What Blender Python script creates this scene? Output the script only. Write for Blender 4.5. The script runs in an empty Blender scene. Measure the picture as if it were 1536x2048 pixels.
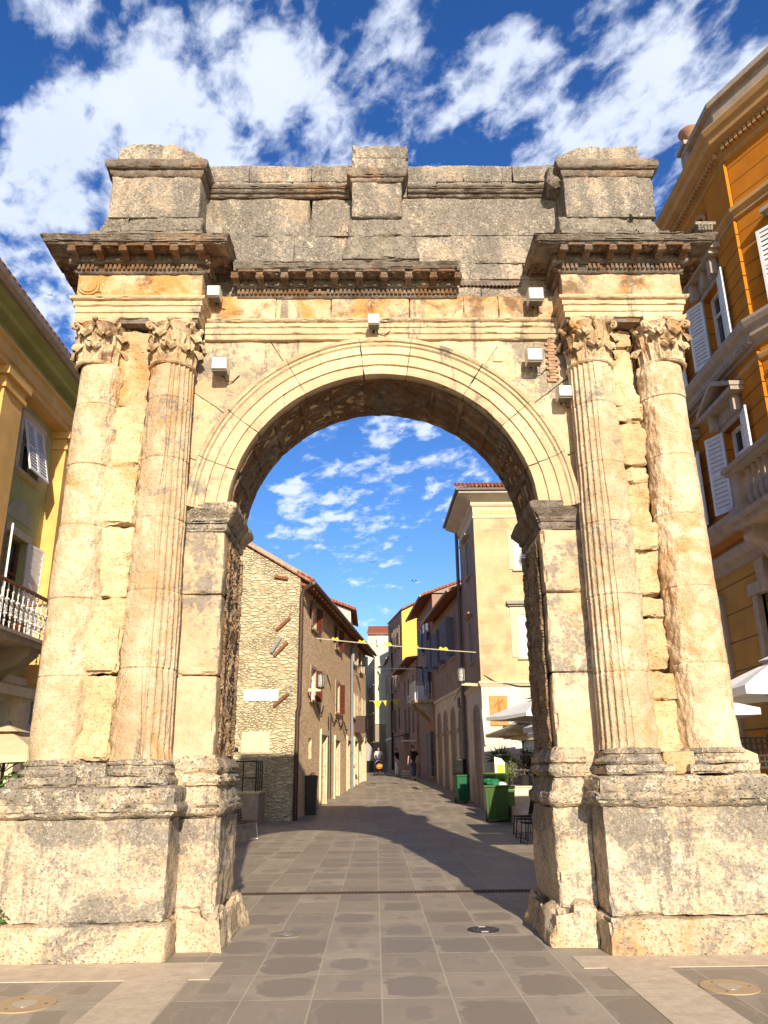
import bpy, bmesh, math, random
import numpy as np
from mathutils import Vector, Matrix, noise as mnoise
random.seed(7); rng = np.random.RandomState(7)
S = bpy.context.scene; COL = S.collection
R = math.radians

# ------------------------------------------------------------------ camera
F_PX, IW, IH = 1560.0, 1536.0, 2048.0
yaw, pitch, roll = R(0.8), R(18.2), R(0.6)
fw = Vector((math.sin(yaw)*math.cos(pitch), math.cos(yaw)*math.cos(pitch), math.sin(pitch)))
r0 = Vector((math.cos(yaw), -math.sin(yaw), 0)); u0 = r0.cross(fw)
rt = r0*math.cos(roll) - u0*math.sin(roll); up = rt.cross(fw)
cam_d = bpy.data.cameras.new('camera'); cam = bpy.data.objects.new('camera', cam_d); COL.objects.link(cam)
cam.matrix_world = Matrix(((rt.x, up.x, -fw.x, -0.11), (rt.y, up.y, -fw.y, -7.8), (rt.z, up.z, -fw.z, 1.6), (0, 0, 0, 1)))
cam_d.sensor_fit = 'VERTICAL'; cam_d.sensor_height = 36.0; cam_d.lens = 36.0*F_PX/IH
cam_d.clip_start = 0.1; cam_d.clip_end = 3000
S.camera = cam

# ------------------------------------------------------------------ light
SUN_EL, SUN_AZ = R(22.0), R(7.3)       # sun behind the camera, a little to its right
sd = Vector((-math.sin(SUN_AZ)*math.cos(SUN_EL), math.cos(SUN_AZ)*math.cos(SUN_EL), -math.sin(SUN_EL)))  # travel
sun_d = bpy.data.lights.new('sun', 'SUN'); sun_d.energy = 5.0; sun_d.angle = R(0.55); sun_d.color = (1.0, 0.89, 0.71)
sun = bpy.data.objects.new('sun', sun_d); COL.objects.link(sun)
sun.rotation_euler = sd.to_track_quat('-Z', 'Y').to_euler(); sun.location = (0, -20, 20)

W = bpy.data.worlds.new('World'); S.world = W; W.use_nodes = True
wn = W.node_tree; wn.nodes.clear()
class G:
    """tiny node-graph helper"""
    def __init__(s, nt): s.nt = nt
    def n(s, t, **kw):
        nd = s.nt.nodes.new(t)
        for k, v in kw.items(): setattr(nd, k, v)
        return nd
    def put(s, sock, v):
        if isinstance(v, bpy.types.NodeSocket): s.nt.links.new(v, sock)
        elif v is not None:
            if isinstance(v, (tuple, list)) and len(v) == 3 and sock.type == 'RGBA': v = (*v, 1)
            sock.default_value = v
    def m(s, op, a, b=None, c=None, clamp=False):
        nd = s.n('ShaderNodeMath', operation=op); nd.use_clamp = clamp
        s.put(nd.inputs[0], a)
        if b is not None: s.put(nd.inputs[1], b)
        if c is not None: s.put(nd.inputs[2], c)
        return nd.outputs[0]
    def v(s, op, a, b=None):
        nd = s.n('ShaderNodeVectorMath', operation=op); s.put(nd.inputs[0], a)
        if b is not None: s.put(nd.inputs[1], b)
        return nd.outputs[0]
    def noise(s, vec, scale, detail=5, rough=.55, dist=0):
        nd = s.n('ShaderNodeTexNoise'); s.put(nd.inputs['Vector'], vec)
        nd.inputs['Scale'].default_value = scale; nd.inputs['Detail'].default_value = detail
        nd.inputs['Roughness'].default_value = rough; nd.inputs['Distortion'].default_value = dist
        return nd.outputs[0]
    def vor(s, vec, scale, feature='F1', out=0, rand=1.0):
        nd = s.n('ShaderNodeTexVoronoi', feature=feature); s.put(nd.inputs['Vector'], vec)
        nd.inputs['Scale'].default_value = scale; nd.inputs['Randomness'].default_value = rand
        return nd.outputs[out]
    def rng(s, x, a, b, c=0., d=1., smooth=False):
        nd = s.n('ShaderNodeMapRange'); s.put(nd.inputs[0], x)
        if smooth: nd.interpolation_type = 'SMOOTHSTEP'
        for i, q in enumerate((a, b, c, d)): s.put(nd.inputs[i+1], q)
        return nd.outputs[0]
    def mix(s, f, a, b, mode='MIX'):
        nd = s.n('ShaderNodeMix', data_type='RGBA', blend_type=mode)
        s.put(nd.inputs[0], f); s.put(nd.inputs[6], a); s.put(nd.inputs[7], b)
        return nd.outputs[2]
    def pos(s): return s.n('ShaderNodeNewGeometry').outputs['Position']
    def sep(s, v):
        nd = s.n('ShaderNodeSeparateXYZ'); s.put(nd.inputs[0], v); return nd.outputs
    def comb(s, x, y, z):
        nd = s.n('ShaderNodeCombineXYZ'); s.put(nd.inputs[0], x); s.put(nd.inputs[1], y); s.put(nd.inputs[2], z); return nd.outputs[0]
    def bump(s, h, strength=.5, dist=.02, nrm=None):
        nd = s.n('ShaderNodeBump'); s.put(nd.inputs['Height'], h); nd.inputs['Strength'].default_value = strength
        nd.inputs['Distance'].default_value = dist
        if nrm is not None: s.put(nd.inputs['Normal'], nrm)
        return nd.outputs[0]
g = G(wn)
sky = g.n('ShaderNodeTexSky', sky_type='NISHITA'); sky.sun_disc = False; sky.sun_elevation = SUN_EL
sky.sun_rotation = R(180) - SUN_AZ; sky.air_density = 1.0; sky.dust_density = 0.4; sky.ozone_density = 3.0
hs = g.n('ShaderNodeHueSaturation'); hs.inputs['Saturation'].default_value = 1.28; hs.inputs['Value'].default_value = 1.3; hs.inputs['Hue'].default_value = .515
g.put(hs.inputs['Color'], sky.outputs[0])
d = g.n('ShaderNodeTexCoord').outputs['Generated']
dx, dy, dz = g.sep(d)
zz = g.m('MAXIMUM', dz, 0.02)
px = g.m('DIVIDE', dx, g.m('ADD', zz, 0.12)); py = g.m('DIVIDE', dy, g.m('ADD', zz, 0.12))
a = R(-28)
qx = g.m('ADD', g.m('MULTIPLY', px, math.cos(a)), g.m('MULTIPLY', py, -math.sin(a)))
qy = g.m('ADD', g.m('MULTIPLY', px, math.sin(a)), g.m('MULTIPLY', py, math.cos(a)))
cv = g.comb(g.m('MULTIPLY', qx, 1.35), g.m('MULTIPLY', qy, .9), 3.7)
big = g.noise(cv, 2.3, 2, .5, .2); mid = g.noise(cv, 9.5, 5, .52, .2); fine = g.noise(cv, 27, 4, .6, .4)
cl = g.m('ADD', g.m('MULTIPLY', big, .70), g.m('ADD', g.m('MULTIPLY', mid, 1.0), g.m('MULTIPLY', fine, .36)))
elev_b = g.rng(dz, .12, .75, -.07, .03)
for (bx_, by_, bz_, k_, am_) in ((-.23, .67, .70, 16, .18), (-.38, .72, .58, 26, .30), (-.44, .78, .44, 40, .22), (.04, .93, .37, 160, .26), (-.03, .945, .325, 260, .20), (-.05, .70, .715, 30, .09), (.11, .68, .725, 30, .10), (.31, .66, .68, 16, .13), (-.10, .61, .79, 60, -.08), (.20, .64, .74, 60, -.05)):
    dv_ = g.n('ShaderNodeVectorMath', operation='DOT_PRODUCT'); g.put(dv_.inputs[0], d); v__ = Vector((bx_, by_, bz_)).normalized(); dv_.inputs[1].default_value = v__
    elev_b = g.m('ADD', elev_b, g.m('MULTIPLY', g.m('POWER', g.m('MAXIMUM', dv_.outputs['Value'], 0.), float(k_)), am_*.55))
cl = g.m('ADD', cl, elev_b)
mask = g.rng(cl, 1.155, 1.40, 0, 1, True)
mask = g.m('MULTIPLY', mask, g.rng(dz, .02, .12, 0, 1, True))
mask = g.m('MULTIPLY', mask, .80)
shade = g.rng(g.noise(cv, 5.2, 4, .5, .2), .35, .7, .80, 1.0)
ccol = g.mix(shade, (3.6, 4.6, 6.9), (7.6, 8.2, 9.3))
skyc = g.mix(mask, hs.outputs[0], ccol)
bg = g.n('ShaderNodeBackground'); g.put(bg.inputs[0], skyc); bg.inputs[1].default_value = 0.095
wo = g.n('ShaderNodeOutputWorld'); wn.links.new(bg.outputs[0], wo.inputs[0])
S.view_settings.view_transform = 'Standard'; S.view_settings.look = 'None'
S.view_settings.exposure = 0.56; S.view_settings.gamma = 1.0

# ------------------------------------------------------------------ mesh helpers
class MB:
    def __init__(s): s.v = []; s.f = []; s.nv = 0
    def _add(s, V, Fc):
        V = np.asarray(V, float).reshape(-1, 3); b = s.nv
        s.v.append(V); s.f += [tuple(i+b for i in f) for f in Fc]; s.nv += len(V); return s
    def grid(s, P):
        """P: (n,m,3) array of points"""
        P = np.asarray(P, float); n, m = P.shape[:2]
        Fc = [(i*m+j, (i+1)*m+j, (i+1)*m+j+1, i*m+j+1) for i in range(n-1) for j in range(m-1)]
        return s._add(P, Fc)
    def quad(s, a, b, c, d, res=None):
        a, b, c, d = [np.array(q, float) for q in (a, b, c, d)]
        if res is None: return s._add([a, b, c, d], [(0, 1, 2, 3)])
        n = max(1, int(math.ceil(max(np.linalg.norm(b-a), np.linalg.norm(c-d))/res - 1e-6)))
        m = max(1, int(math.ceil(max(np.linalg.norm(d-a), np.linalg.norm(c-b))/res - 1e-6)))
        u = np.linspace(0, 1, n+1)[:, None, None]; w = np.linspace(0, 1, m+1)[None, :, None]
        return s.grid((1-u)*(1-w)*a + u*(1-w)*b + u*w*c + (1-u)*w*d)
    def box(s, x0, x1, y0, y1, z0, z1, res=None):
        if res is None:
            V = [(x, y, z) for x in (x0, x1) for y in (y0, y1) for z in (z0, z1)]
            return s._add(V, [(0, 1, 3, 2), (4, 6, 7, 5), (0, 4, 5, 1), (2, 3, 7, 6), (0, 2, 6, 4), (1, 5, 7, 3)])
        P = lambda x, y, z: (x, y, z)
        s.quad((x0,y0,z0),(x1,y0,z0),(x1,y0,z1),(x0,y0,z1),res); s.quad((x1,y1,z0),(x0,y1,z0),(x0,y1,z1),(x1,y1,z1),res)
        s.quad((x0,y1,z0),(x0,y0,z0),(x0,y0,z1),(x0,y1,z1),res); s.quad((x1,y0,z0),(x1,y1,z0),(x1,y1,z1),(x1,y0,z1),res)
        s.quad((x0,y0,z1),(x1,y0,z1),(x1,y1,z1),(x0,y1,z1),res); s.quad((x0,y1,z0),(x1,y1,z0),(x1,y0,z0),(x0,y0,z0),res)
        return s
    def obox(s, c, ax, ay, az):
        """oriented box: centre, three half-axis vectors"""
        c, ax, ay, az = [np.array(q, float) for q in (c, ax, ay, az)]
        V = [c+i*ax+j*ay+k*az for i in (-1, 1) for j in (-1, 1) for k in (-1, 1)]
        return s._add(V, [(0, 1, 3, 2), (4, 6, 7, 5), (0, 4, 5, 1), (2, 3, 7, 6), (0, 2, 6, 4), (1, 5, 7, 3)])
    def lathe(s, prof, cx, cy, n=24, a0=0, a1=2*math.pi, cap=True):
        A = np.linspace(a0, a1, n+1)
        P = np.array([[(cx+r*math.cos(t), cy+r*math.sin(t), z) for (r, z) in prof] for t in A])
        s.grid(P); return s
    def tube(s, pts, r, n=8):
        pts = [np.array(p, float) for p in pts]; rs = r if isinstance(r, (list, tuple, np.ndarray)) else [r]*len(pts)
        rings = []; prev = None
        for i, p in enumerate(pts):
            t = pts[min(i+1, len(pts)-1)]-pts[max(i-1, 0)]; t = t/(np.linalg.norm(t)+1e-9)
            if prev is None:
                h = np.array((0, 0, 1.)) if abs(t[2]) < .9 else np.array((1., 0, 0)); a_ = np.cross(t, h)
            else: a_ = prev - t*np.dot(prev, t)
            a_ /= np.linalg.norm(a_)+1e-9; b_ = np.cross(t, a_); prev = a_
            rings.append([p+rs[i]*(math.cos(q)*a_+math.sin(q)*b_) for q in np.linspace(0, 2*math.pi, n, endpoint=False)])
        V = [q for rg in rings for q in rg]; Fc = []
        for i in range(len(pts)-1):
            for j in range(n): Fc.append((i*n+j, i*n+(j+1) % n, (i+1)*n+(j+1) % n, (i+1)*n+j))
        Fc.append(tuple(range(n-1, -1, -1))); Fc.append(tuple((len(pts)-1)*n+j for j in range(n)))
        return s._add(V, Fc)
    def ball(s, c, r, n=10, sc=(1, 1, 1)):
        P = np.array([[(c[0]+sc[0]*r*math.sin(t)*math.cos(q), c[1]+sc[1]*r*math.sin(t)*math.sin(q), c[2]+sc[2]*r*math.cos(t))
                       for t in np.linspace(0.02, math.pi-.02, n)] for q in np.linspace(0, 2*math.pi, n*2)])
        return s.grid(P)
    def poly(s, pts): return s._add(pts, [tuple(range(len(pts)))])
    def slab(s, pts, off):
        """extrude a planar polygon by vector off"""
        n = len(pts); P = [np.array(p, float) for p in pts]; o = np.array(off, float)
        s._add(P+[p+o for p in P], [tuple(range(n)), tuple(range(2*n-1, n-1, -1))]+[(i, i+n, (i+1) % n+n, (i+1) % n) for i in range(n)])
        return s
    def sweep(s, path, prof, res=.04, rp=None):
        """moulding: plan path [(x,y)], outward = right of travel; prof [(offset,z)]"""
        rp = rp or res
        path = [np.array(p, float) for p in path]; n = len(path); nrm = []
        for i in range(n-1):
            d_ = path[i+1]-path[i]; d_ /= np.linalg.norm(d_); nrm.append(np.array((d_[1], -d_[0])))
        mit = []
        for i in range(n):
            if i == 0: mit.append(nrm[0])
            elif i == n-1: mit.append(nrm[-1])
            else:
                m_ = nrm[i-1]+nrm[i]; m_ /= np.linalg.norm(m_); mit.append(m_/max(.3, np.dot(m_, nrm[i])))
        pr = []
        for (a_, b_) in zip(prof[:-1], prof[1:]):
            k = max(1, int(math.ceil(math.hypot(b_[0]-a_[0], b_[1]-a_[1])/rp)))
            for q in range(k): pr.append((a_[0]+(b_[0]-a_[0])*q/k, a_[1]+(b_[1]-a_[1])*q/k))
        pr.append(prof[-1]); rows = []
        for i in range(n-1):
            k = max(1, int(math.ceil(np.linalg.norm(path[i+1]-path[i])/res)))
            for q in range(k + (1 if i == n-2 else 0)):
                t = q/k; p = path[i]*(1-t)+path[i+1]*t; m_ = mit[i]*(1-t)+mit[i+1]*t
                rows.append([(p[0]+m_[0]*o, p[1]+m_[1]*o, z) for (o, z) in pr])
        s.grid(np.array(rows)); return s
    XF = None
    def build(s, name, mat, parent=None, rough=None, smooth=False, warp=None, label=None, sharp=38, merge=.0008):
        V = np.vstack(s.v) if s.v else np.zeros((0, 3))
        if warp is not None: V = warp(V)
        if MB.XF: V = V*MB.XF[0]+np.array(MB.XF[1])
        bm = bmesh.new(); vs = [bm.verts.new(p) for p in V]
        for f in s.f:
            try: bm.faces.new([vs[i] for i in f])
            except ValueError: pass
        if merge: bmesh.ops.remove_doubles(bm, verts=bm.verts, dist=merge)
        bmesh.ops.dissolve_degenerate(bm, edges=bm.edges, dist=1e-5)
        bmesh.ops.recalc_face_normals(bm, faces=bm.faces)
        if rough:
            bm.normal_update(); amp = rough.get('amp', .01); sc = rough.get('scale', 4.); chip = rough.get('chip', .02)
            fn = rough.get('mod'); cut = rough.get('cut', 0)
            mv = []
            for v in bm.verts:
                p = v.co; q = mnoise.fractal(p*sc, 1.0, 2.0, 4)
                dsp = amp*q
                if rough.get('fine'): dsp += rough['fine']*mnoise.noise(p*sc*7)
                if fn: dsp *= fn(p)
                if cut:
                    h = mnoise.noise(p*sc*.6+Vector((9, 3, 1)))
                    if h > .25: dsp -= cut*(h-.25)*2
                w_ = v.normal*dsp
                if chip:
                    sh = 0
                    for e in v.link_edges:
                        if len(e.link_faces) == 2 and e.link_faces[0].normal.dot(e.link_faces[1].normal) < .75: sh += 1
                    if sh:
                        k = mnoise.fractal(p*sc*1.7+Vector((5, 5, 5)), 1.0, 2.0, 3)
                        w_ = w_ - v.normal*chip*(.35+max(0, k)*2.6)
                mv.append(w_)
            for v, w_ in zip(bm.verts, mv): v.co = v.co+w_
        off = Vector((0, 0, 0)); rz = 0
        if parent is not None:
            pp = parent
            while pp.parent is not None: pp = pp.parent
            M = Matrix.Translation(pp.location) @ Matrix.Rotation(pp.rotation_euler[2], 4, 'Z')
            bm.transform(M.inverted())
        me = bpy.data.meshes.new(name)
        if smooth:
            cs = math.cos(R(sharp))
            bm.normal_update()
            for f in bm.faces: f.smooth = True
            for e in bm.edges:
                if len(e.link_faces) == 2 and e.link_faces[0].normal.dot(e.link_faces[1].normal) < cs: e.smooth = False
        bm.to_mesh(me); bm.free(); me.materials.append(mat)
        o = bpy.data.objects.new(name, me); COL.objects.link(o)
        if parent is not None: o.parent = parent
        if label: o['label'] = label
        return o
def bx(*a, **k): return MB().box(*a, **k)
def thing(name, label, cat, loc=(0, 0, 0), rz=0, group=None):
    o = bpy.data.objects.new(name, None); COL.objects.link(o); o.empty_display_size = .2
    o.location = Vector(loc) if not MB.XF else Vector(loc)*MB.XF[0]+Vector(MB.XF[1])
    o.rotation_euler = (0, 0, rz); o['label'] = label; o['category'] = cat
    if group: o['group'] = group
    return o
def tag(o, label, cat, group=None):
    o['label'] = label; o['category'] = cat
    if group: o['group'] = group
    return o
def struct(o, kind='structure'): o['kind'] = kind; return o
def kids(o): return [c for c in list(COL.objects) if c.parent is o]
def copy_tree(root, loc, rz=None, label=None):
    r = root.copy(); COL.objects.link(r); r.location = loc
    if rz is not None: r.rotation_euler = (0, 0, rz)
    if label: r['label'] = label
    for ch in kids(root):
        c = ch.copy(); COL.objects.link(c); c.parent = r
        for q in kids(ch):
            d_ = q.copy(); COL.objects.link(d_); d_.parent = c
    return r

# ------------------------------------------------------------------ materials
def newmat(name, rough=.8, metal=0.0):
    m = bpy.data.materials.new(name); m.use_nodes = True; nt = m.node_tree
    b = nt.nodes['Principled BSDF']; b.inputs['Roughness'].default_value = rough; b.inputs['Metallic'].default_value = metal
    b.inputs['Specular IOR Level'].default_value = .25
    return m, G(nt), b
def plain(name, col, rough=.7, metal=0., var=.12, scale=6., bump=0., bs=30, dirt=0.):
    m, g, b = newmat(name, rough, metal); P = g.pos()
    n = g.noise(P, scale, 4); c2 = tuple(min(1, c*(1+var)) for c in col); c1 = tuple(c*(1-var) for c in col)
    c = g.mix(g.rng(n, .3, .7), c1, c2)
    if dirt:
        sx, sy, sz = g.sep(P)
        st = g.noise(g.comb(g.m('MULTIPLY', sx, 5), g.m('MULTIPLY', sy, 5), g.m('MULTIPLY', sz, .5)), 1., 5, .6)
        c = g.mix(g.m('MULTIPLY', g.rng(st, .52, .72), dirt), c, tuple(q*.45 for q in col))
    g.put(b.inputs['Base Color'], c)
    if bump: g.put(b.inputs['Normal'], g.bump(g.noise(P, bs, 4), bump, .01))
    return m
def stone(name, c1=(.58, .43, .265), c2=(.78, .64, .44), gray=.3, orange=.15, streak=.2, bump=.6, pits=.4, dark=(.125, .108, .09),
          brown=0., white=0., fine=1., gz=None, carve=0, curl=0, wash=.25, sw=4.2):
    m, g, b = newmat(name, .9); P = g.pos(); sx, sy, sz = g.sep(P)
    b.inputs['Specular IOR Level'].default_value = .15
    n1 = g.noise(P, .9, 4, .55); n2 = g.noise(P, 3.1, 6, .6, .5); n3 = g.noise(P, 17, 6, .65)
    c = g.mix(g.rng(n1, .38, .62), c1, c2)
    c = g.mix(g.m('MULTIPLY', g.rng(n2, .48, .66), .45), c, (.58, .39, .25))
    w1 = g.noise(g.v('ADD', P, (5, 5, 1)), 4.6, 6, .68, .8); c = g.mix(g.m('MULTIPLY', g.rng(w1, .50, .60), wash), c, (.52, .315, .15)); c = g.mix(g.m('MULTIPLY', g.rng(w1, .46, .38), wash*.6), c, (.80, .69, .50))
    isl = g.n('ShaderNodeNewGeometry').outputs['Random Per Island']; oi = g.n('ShaderNodeObjectInfo').outputs['Random']
    c = g.mix(1., c, g.mix(g.m('FRACT', g.m('ADD', isl, oi)), (.82, .80, .78), (1.06, 1.05, 1.03)), 'MULTIPLY')
    c = g.mix(g.m('MULTIPLY', g.rng(n3, .40, .62), .38), c, tuple(q*.72 for q in c1))
    o = g.noise(g.v('ADD', P, (11, 3, 5)), 1.7, 6, .62, .6)
    c = g.mix(g.m('MULTIPLY', g.rng(o, .66-orange*.35, .80-orange*.35), min(1, .5+orange)), c, (.50, .25, .075))
    if brown: c = g.mix(g.m('MULTIPLY', g.rng(g.noise(g.v('ADD', P, (1, 9, 2)), 2.6, 6, .65, .4), .60-brown*.3, .72-brown*.3), .85), c, (.165, .085, .04))
    # lichen and soot, patchy at three scales
    L = g.noise(g.v('ADD', P, (4, 7, 1)), 1.15, 7, .66, .5); Lf = g.noise(P, 26, 7, .72, .3); Lm = g.noise(g.v('ADD', P, (2, 2, 8)), 7, 6, .66, .6)
    lv = g.m('ADD', g.m('MULTIPLY', L, 1.0), g.m('ADD', g.m('MULTIPLY', Lf, .42), g.m('MULTIPLY', Lm, .42)))
    if gz is not None:   # weathering ledge heights (z0, z1, amount): soot crust gathered on a ledge
        for (za, zb, am) in gz:
            k = g.m('MULTIPLY', g.rng(sz, za-.12, za, 0, 1, True), g.rng(sz, zb, zb+.14, 1, 0, True)); lv = g.m('ADD', lv, g.m('MULTIPLY', k, am))
    th = 1.19-gray*.62
    c = g.mix(g.m('MULTIPLY', g.rng(lv, th, th+.10), .84), c, g.mix(g.rng(Lm, .35, .65), dark, (.25, .218, .18)))
    if streak:
        st = g.noise(g.comb(g.m('MULTIPLY', sx, sw), g.m('MULTIPLY', sy, sw), g.m('MULTIPLY', sz, .45)), 1.1, 7, .66, .3)
        st = g.m('ADD', st, g.m('MULTIPLY', g.m('SUBTRACT', Lf, .5), .35))
        c = g.mix(g.m('MULTIPLY', g.rng(st, .66-streak*.20, .74-streak*.20), .80), c, g.mix(g.rng(Lf, .35, .65), (.10, .085, .07), (.21, .18, .15)))
    if white: c = g.mix(g.m('MULTIPLY', g.rng(g.m('ADD', g.m('MULTIPLY', g.noise(P, 4.5, 7, .75, 1.4), .5), g.m('MULTIPLY', g.noise(P, 55, 5, .75), .5)), .60-white*.16, .66-white*.16), .9), c, (.70, .60, .44))
    if curl:
        cu = g.noise(P, 21, 6, .7, 1.6); cz = g.noise(g.v('ADD', P, (8, 1, 3)), 1.9, 4, .6, .4)
        c = g.mix(g.m('MULTIPLY', g.m('MULTIPLY', g.rng(cu, .50, .57), g.rng(cz, .36, .52)), curl), c, (.20, .172, .14)); c = g.mix(g.m('MULTIPLY', g.rng(cu, .46, .40), curl*.55), c, (.76, .68, .54))
    g.put(b.inputs['Base Color'], c)
    h = g.m('ADD', g.m('MULTIPLY', n3, .7), g.m('MULTIPLY', g.noise(P, 60*fine, 5, .6), .35))
    h = g.m('ADD', h, g.m('MULTIPLY', n2, .9))
    if pits:
        nc = g.n('ShaderNodeTexNoise'); g.put(nc.inputs['Vector'], P); nc.inputs['Scale'].default_value = 12; nc.inputs['Detail'].default_value = 4; vd = g.vor(g.v('ADD', P, g.v('MULTIPLY', g.v('SUBTRACT', nc.outputs['Color'], (.5, .5, .5)), (.09, .09, .09))), 26*fine); h = g.m('ADD', h, g.m('MULTIPLY', g.rng(vd, .0, .35), pits))
    if carve:
        vd = g.noise(P, 7.5, 2, .5, 4.0); vd2 = g.vor(P, 9, 'SMOOTH_F1'); h = g.m('ADD', h, g.m('MULTIPLY', g.rng(g.m('ADD', vd, g.m('MULTIPLY', vd2, .3)), .45, .75), carve))
    g.put(b.inputs['Normal'], g.bump(h, bump, .035))
    return m
M = {}
M['shaft'] = stone('stone_shaft', gray=.26, orange=.30, streak=.18, pits=.25, bump=1.0, wash=.50)
M['bossed'] = stone('stone_bossed', gray=.10, orange=.36, streak=.0, pits=.35, bump=1.0, c1=(.62, .45, .25), c2=(.78, .62, .38))
M['wall'] = stone('stone_wall', gray=.42, orange=.16, streak=.42, pits=.15, bump=.55, white=.1)
M['pier'] = stone('stone_pier', gray=.37, orange=.12, streak=.12, pits=.35, bump=.6)
M['ring'] = stone('stone_ring', gray=.30, orange=.12, streak=.30, pits=.1, bump=.45, c2=(.74, .60, .37))
M['ped'] = stone('stone_pedestal', gray=.42, orange=.05, streak=.52, pits=.40, bump=.9, white=.30, curl=.42, c2=(.70, .58, .42), gz=[(1.0, 1.7, .10)])
M['base'] = stone('stone_base', gray=.36, orange=.36, streak=.0, pits=.5, bump=1.0, white=.3, curl=.35)
M['mould'] = stone('stone_base_moulding', gray=.56, orange=.12, streak=.1, pits=.7, bump=1.0, white=.45, c1=(.50, .39, .26))
M['attic'] = stone('stone_attic', gray=.50, orange=.10, streak=1.0, pits=.6, bump=.9, white=.30, curl=.45, sw=2.4, c1=(.38, .305, .225), c2=(.54, .45, .34))
M['crust'] = stone('stone_crust', gray=.92, orange=.03, streak=.6, pits=.7, bump=1.0, white=.22, dark=(.095, .08, .067), c1=(.42, .34, .24))
M['cornice'] = stone('stone_cornice', gray=.70, orange=.22, streak=.2, pits=.4, bump=.8, dark=(.085, .068, .055), brown=.5, c1=(.30, .21, .14), c2=(.38, .29, .2))
M['frieze'] = stone('stone_frieze', gray=.30, orange=.62, streak=.42, pits=.4, bump=.7, brown=.30, white=.25)
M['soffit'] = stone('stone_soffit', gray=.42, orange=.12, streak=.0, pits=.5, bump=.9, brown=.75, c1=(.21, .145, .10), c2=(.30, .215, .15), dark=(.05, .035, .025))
M['carved'] = stone('stone_carved', gray=.22, orange=.28, streak=.2, pits=.8, bump=1.0, brown=.35, carve=1.6, c1=(.44, .30, .18), c2=(.54, .39, .25))
M['capital'] = stone('stone_capital', gray=.20, orange=.38, streak=.0, pits=.5, bump=.7, brown=.28, c1=(.52, .36, .20))
M['brickpatch'] = plain('patch_brick', (.36, .21, .13), .9, var=.4, scale=18, bump=.8)
M['lampbox'] = plain('floodlight_housing', (.64, .61, .50), .45, var=.04)
M['white'] = plain('white_paint', (.72, .70, .66), .55, var=.05, dirt=.15)
M['shutter_w'] = plain('shutter_white', (.66, .65, .63), .5, var=.08, dirt=.25)
M['shutter_r'] = plain('shutter_oxblood', (.17, .045, .03), .5, var=.2)
M['shutter_g'] = plain('shutter_grey_blue', (.20, .21, .24), .6, var=.1)
M['dark'] = plain('dark_metal', (.025, .023, .022), .45, var=.1)
M['steel'] = plain('steel', (.45, .45, .46), .32, .85, var=.05)
M['wood'] = plain('old_wood', (.20, .085, .04), .8, var=.3, scale=20)
M['canvas_w'] = plain('canvas_white', (.74, .72, .69), .9, var=.04)
M['canvas_b'] = plain('canvas_beige', (.62, .50, .30), .9, var=.05)
M['yellowflag'] = plain('flag_yellow', (.66, .54, .04), .7, var=.05)
M['gutter'] = plain('gutter_metal', (.15, .135, .12), .5, .4, var=.2, dirt=.5)
M['stonetrim'] = plain('trim_stone', (.37, .29, .22), .85, var=.15, bump=.3, dirt=.35)
def glassmat():
    m, g, b = newmat('window_glass', .06); g.put(b.inputs['Base Color'], g.mix(g.rng(g.noise(g.pos(), 1.5, 2), .4, .6), (.02, .025, .03), (.06, .07, .08)))
    b.inputs['Specular IOR Level'].default_value = .8
    return m
M['glass'] = glassmat()
def plaster(name, col, groove=0, gcol=None, off=0., dirt=.4, patch=None, bricks=None, bump=.15):
    m, g, b = newmat(name, .9); P = g.pos(); sx, sy, sz = g.sep(P)
    n = g.noise(P, 1.4, 6, .6, .3); n2 = g.noise(P, 9, 5, .65)
    c = g.mix(g.rng(n, .35, .65), tuple(q*.84 for q in col), tuple(min(1, q*1.1) for q in col))
    c = g.mix(g.m('MULTIPLY', g.rng(n2, .5, .7), .22), c, tuple(q*.7 for q in col))
    if patch: c = g.mix(g.m('MULTIPLY', g.rng(g.noise(g.v('ADD', P, (3, 1, 8)), .8, 6, .6, .5), .55, .62), .8), c, patch)
    if dirt:
        st = g.noise(g.comb(g.m('MULTIPLY', sx, 3), g.m('MULTIPLY', sy, 3), g.m('MULTIPLY', sz, .35)), 1., 6, .65)
        c = g.mix(g.m('MULTIPLY', g.rng(st, .52, .75), dirt), c, tuple(q*.5 for q in col))
    h = g.m('MULTIPLY', g.noise(P, 45, 4), .3)
    if groove:
        f = g.m('FRACT', g.m('DIVIDE', g.m('ADD', sz, off), groove))
        ln = g.m('LESS_THAN', f, .035/groove)
        c = g.mix(g.m('MULTIPLY', ln, .8), c, gcol or tuple(q*.25 for q in col)); h = g.m('SUBTRACT', h, g.m('MULTIPLY', ln, 1.5))
    if bricks:
        bw, bh, bcol = bricks
        br = g.n('ShaderNodeTexBrick'); g.put(br.inputs['Vector'], g.comb(g.m('ADD', sx, sy), sz, 0.))
        br.inputs['Color1'].default_value = (1, 1, 1, 1); br.inputs['Color2'].default_value = (.86, .84, .80, 1); br.inputs['Mortar'].default_value = (0, 0, 0, 1)
        br.inputs['Scale'].default_value = 1; br.inputs['Mortar Size'].default_value = .012; br.inputs['Brick Width'].default_value = bw; br.inputs['Row Height'].default_value = bh
        c = g.mix(1., c, br.outputs['Color'], 'MULTIPLY'); c = g.mix(g.m('MULTIPLY', br.outputs['Fac'], .75), c, bcol)
    g.put(b.inputs['Base Color'], c); g.put(b.inputs['Normal'], g.bump(h, bump*2, .02))
    return m
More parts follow.
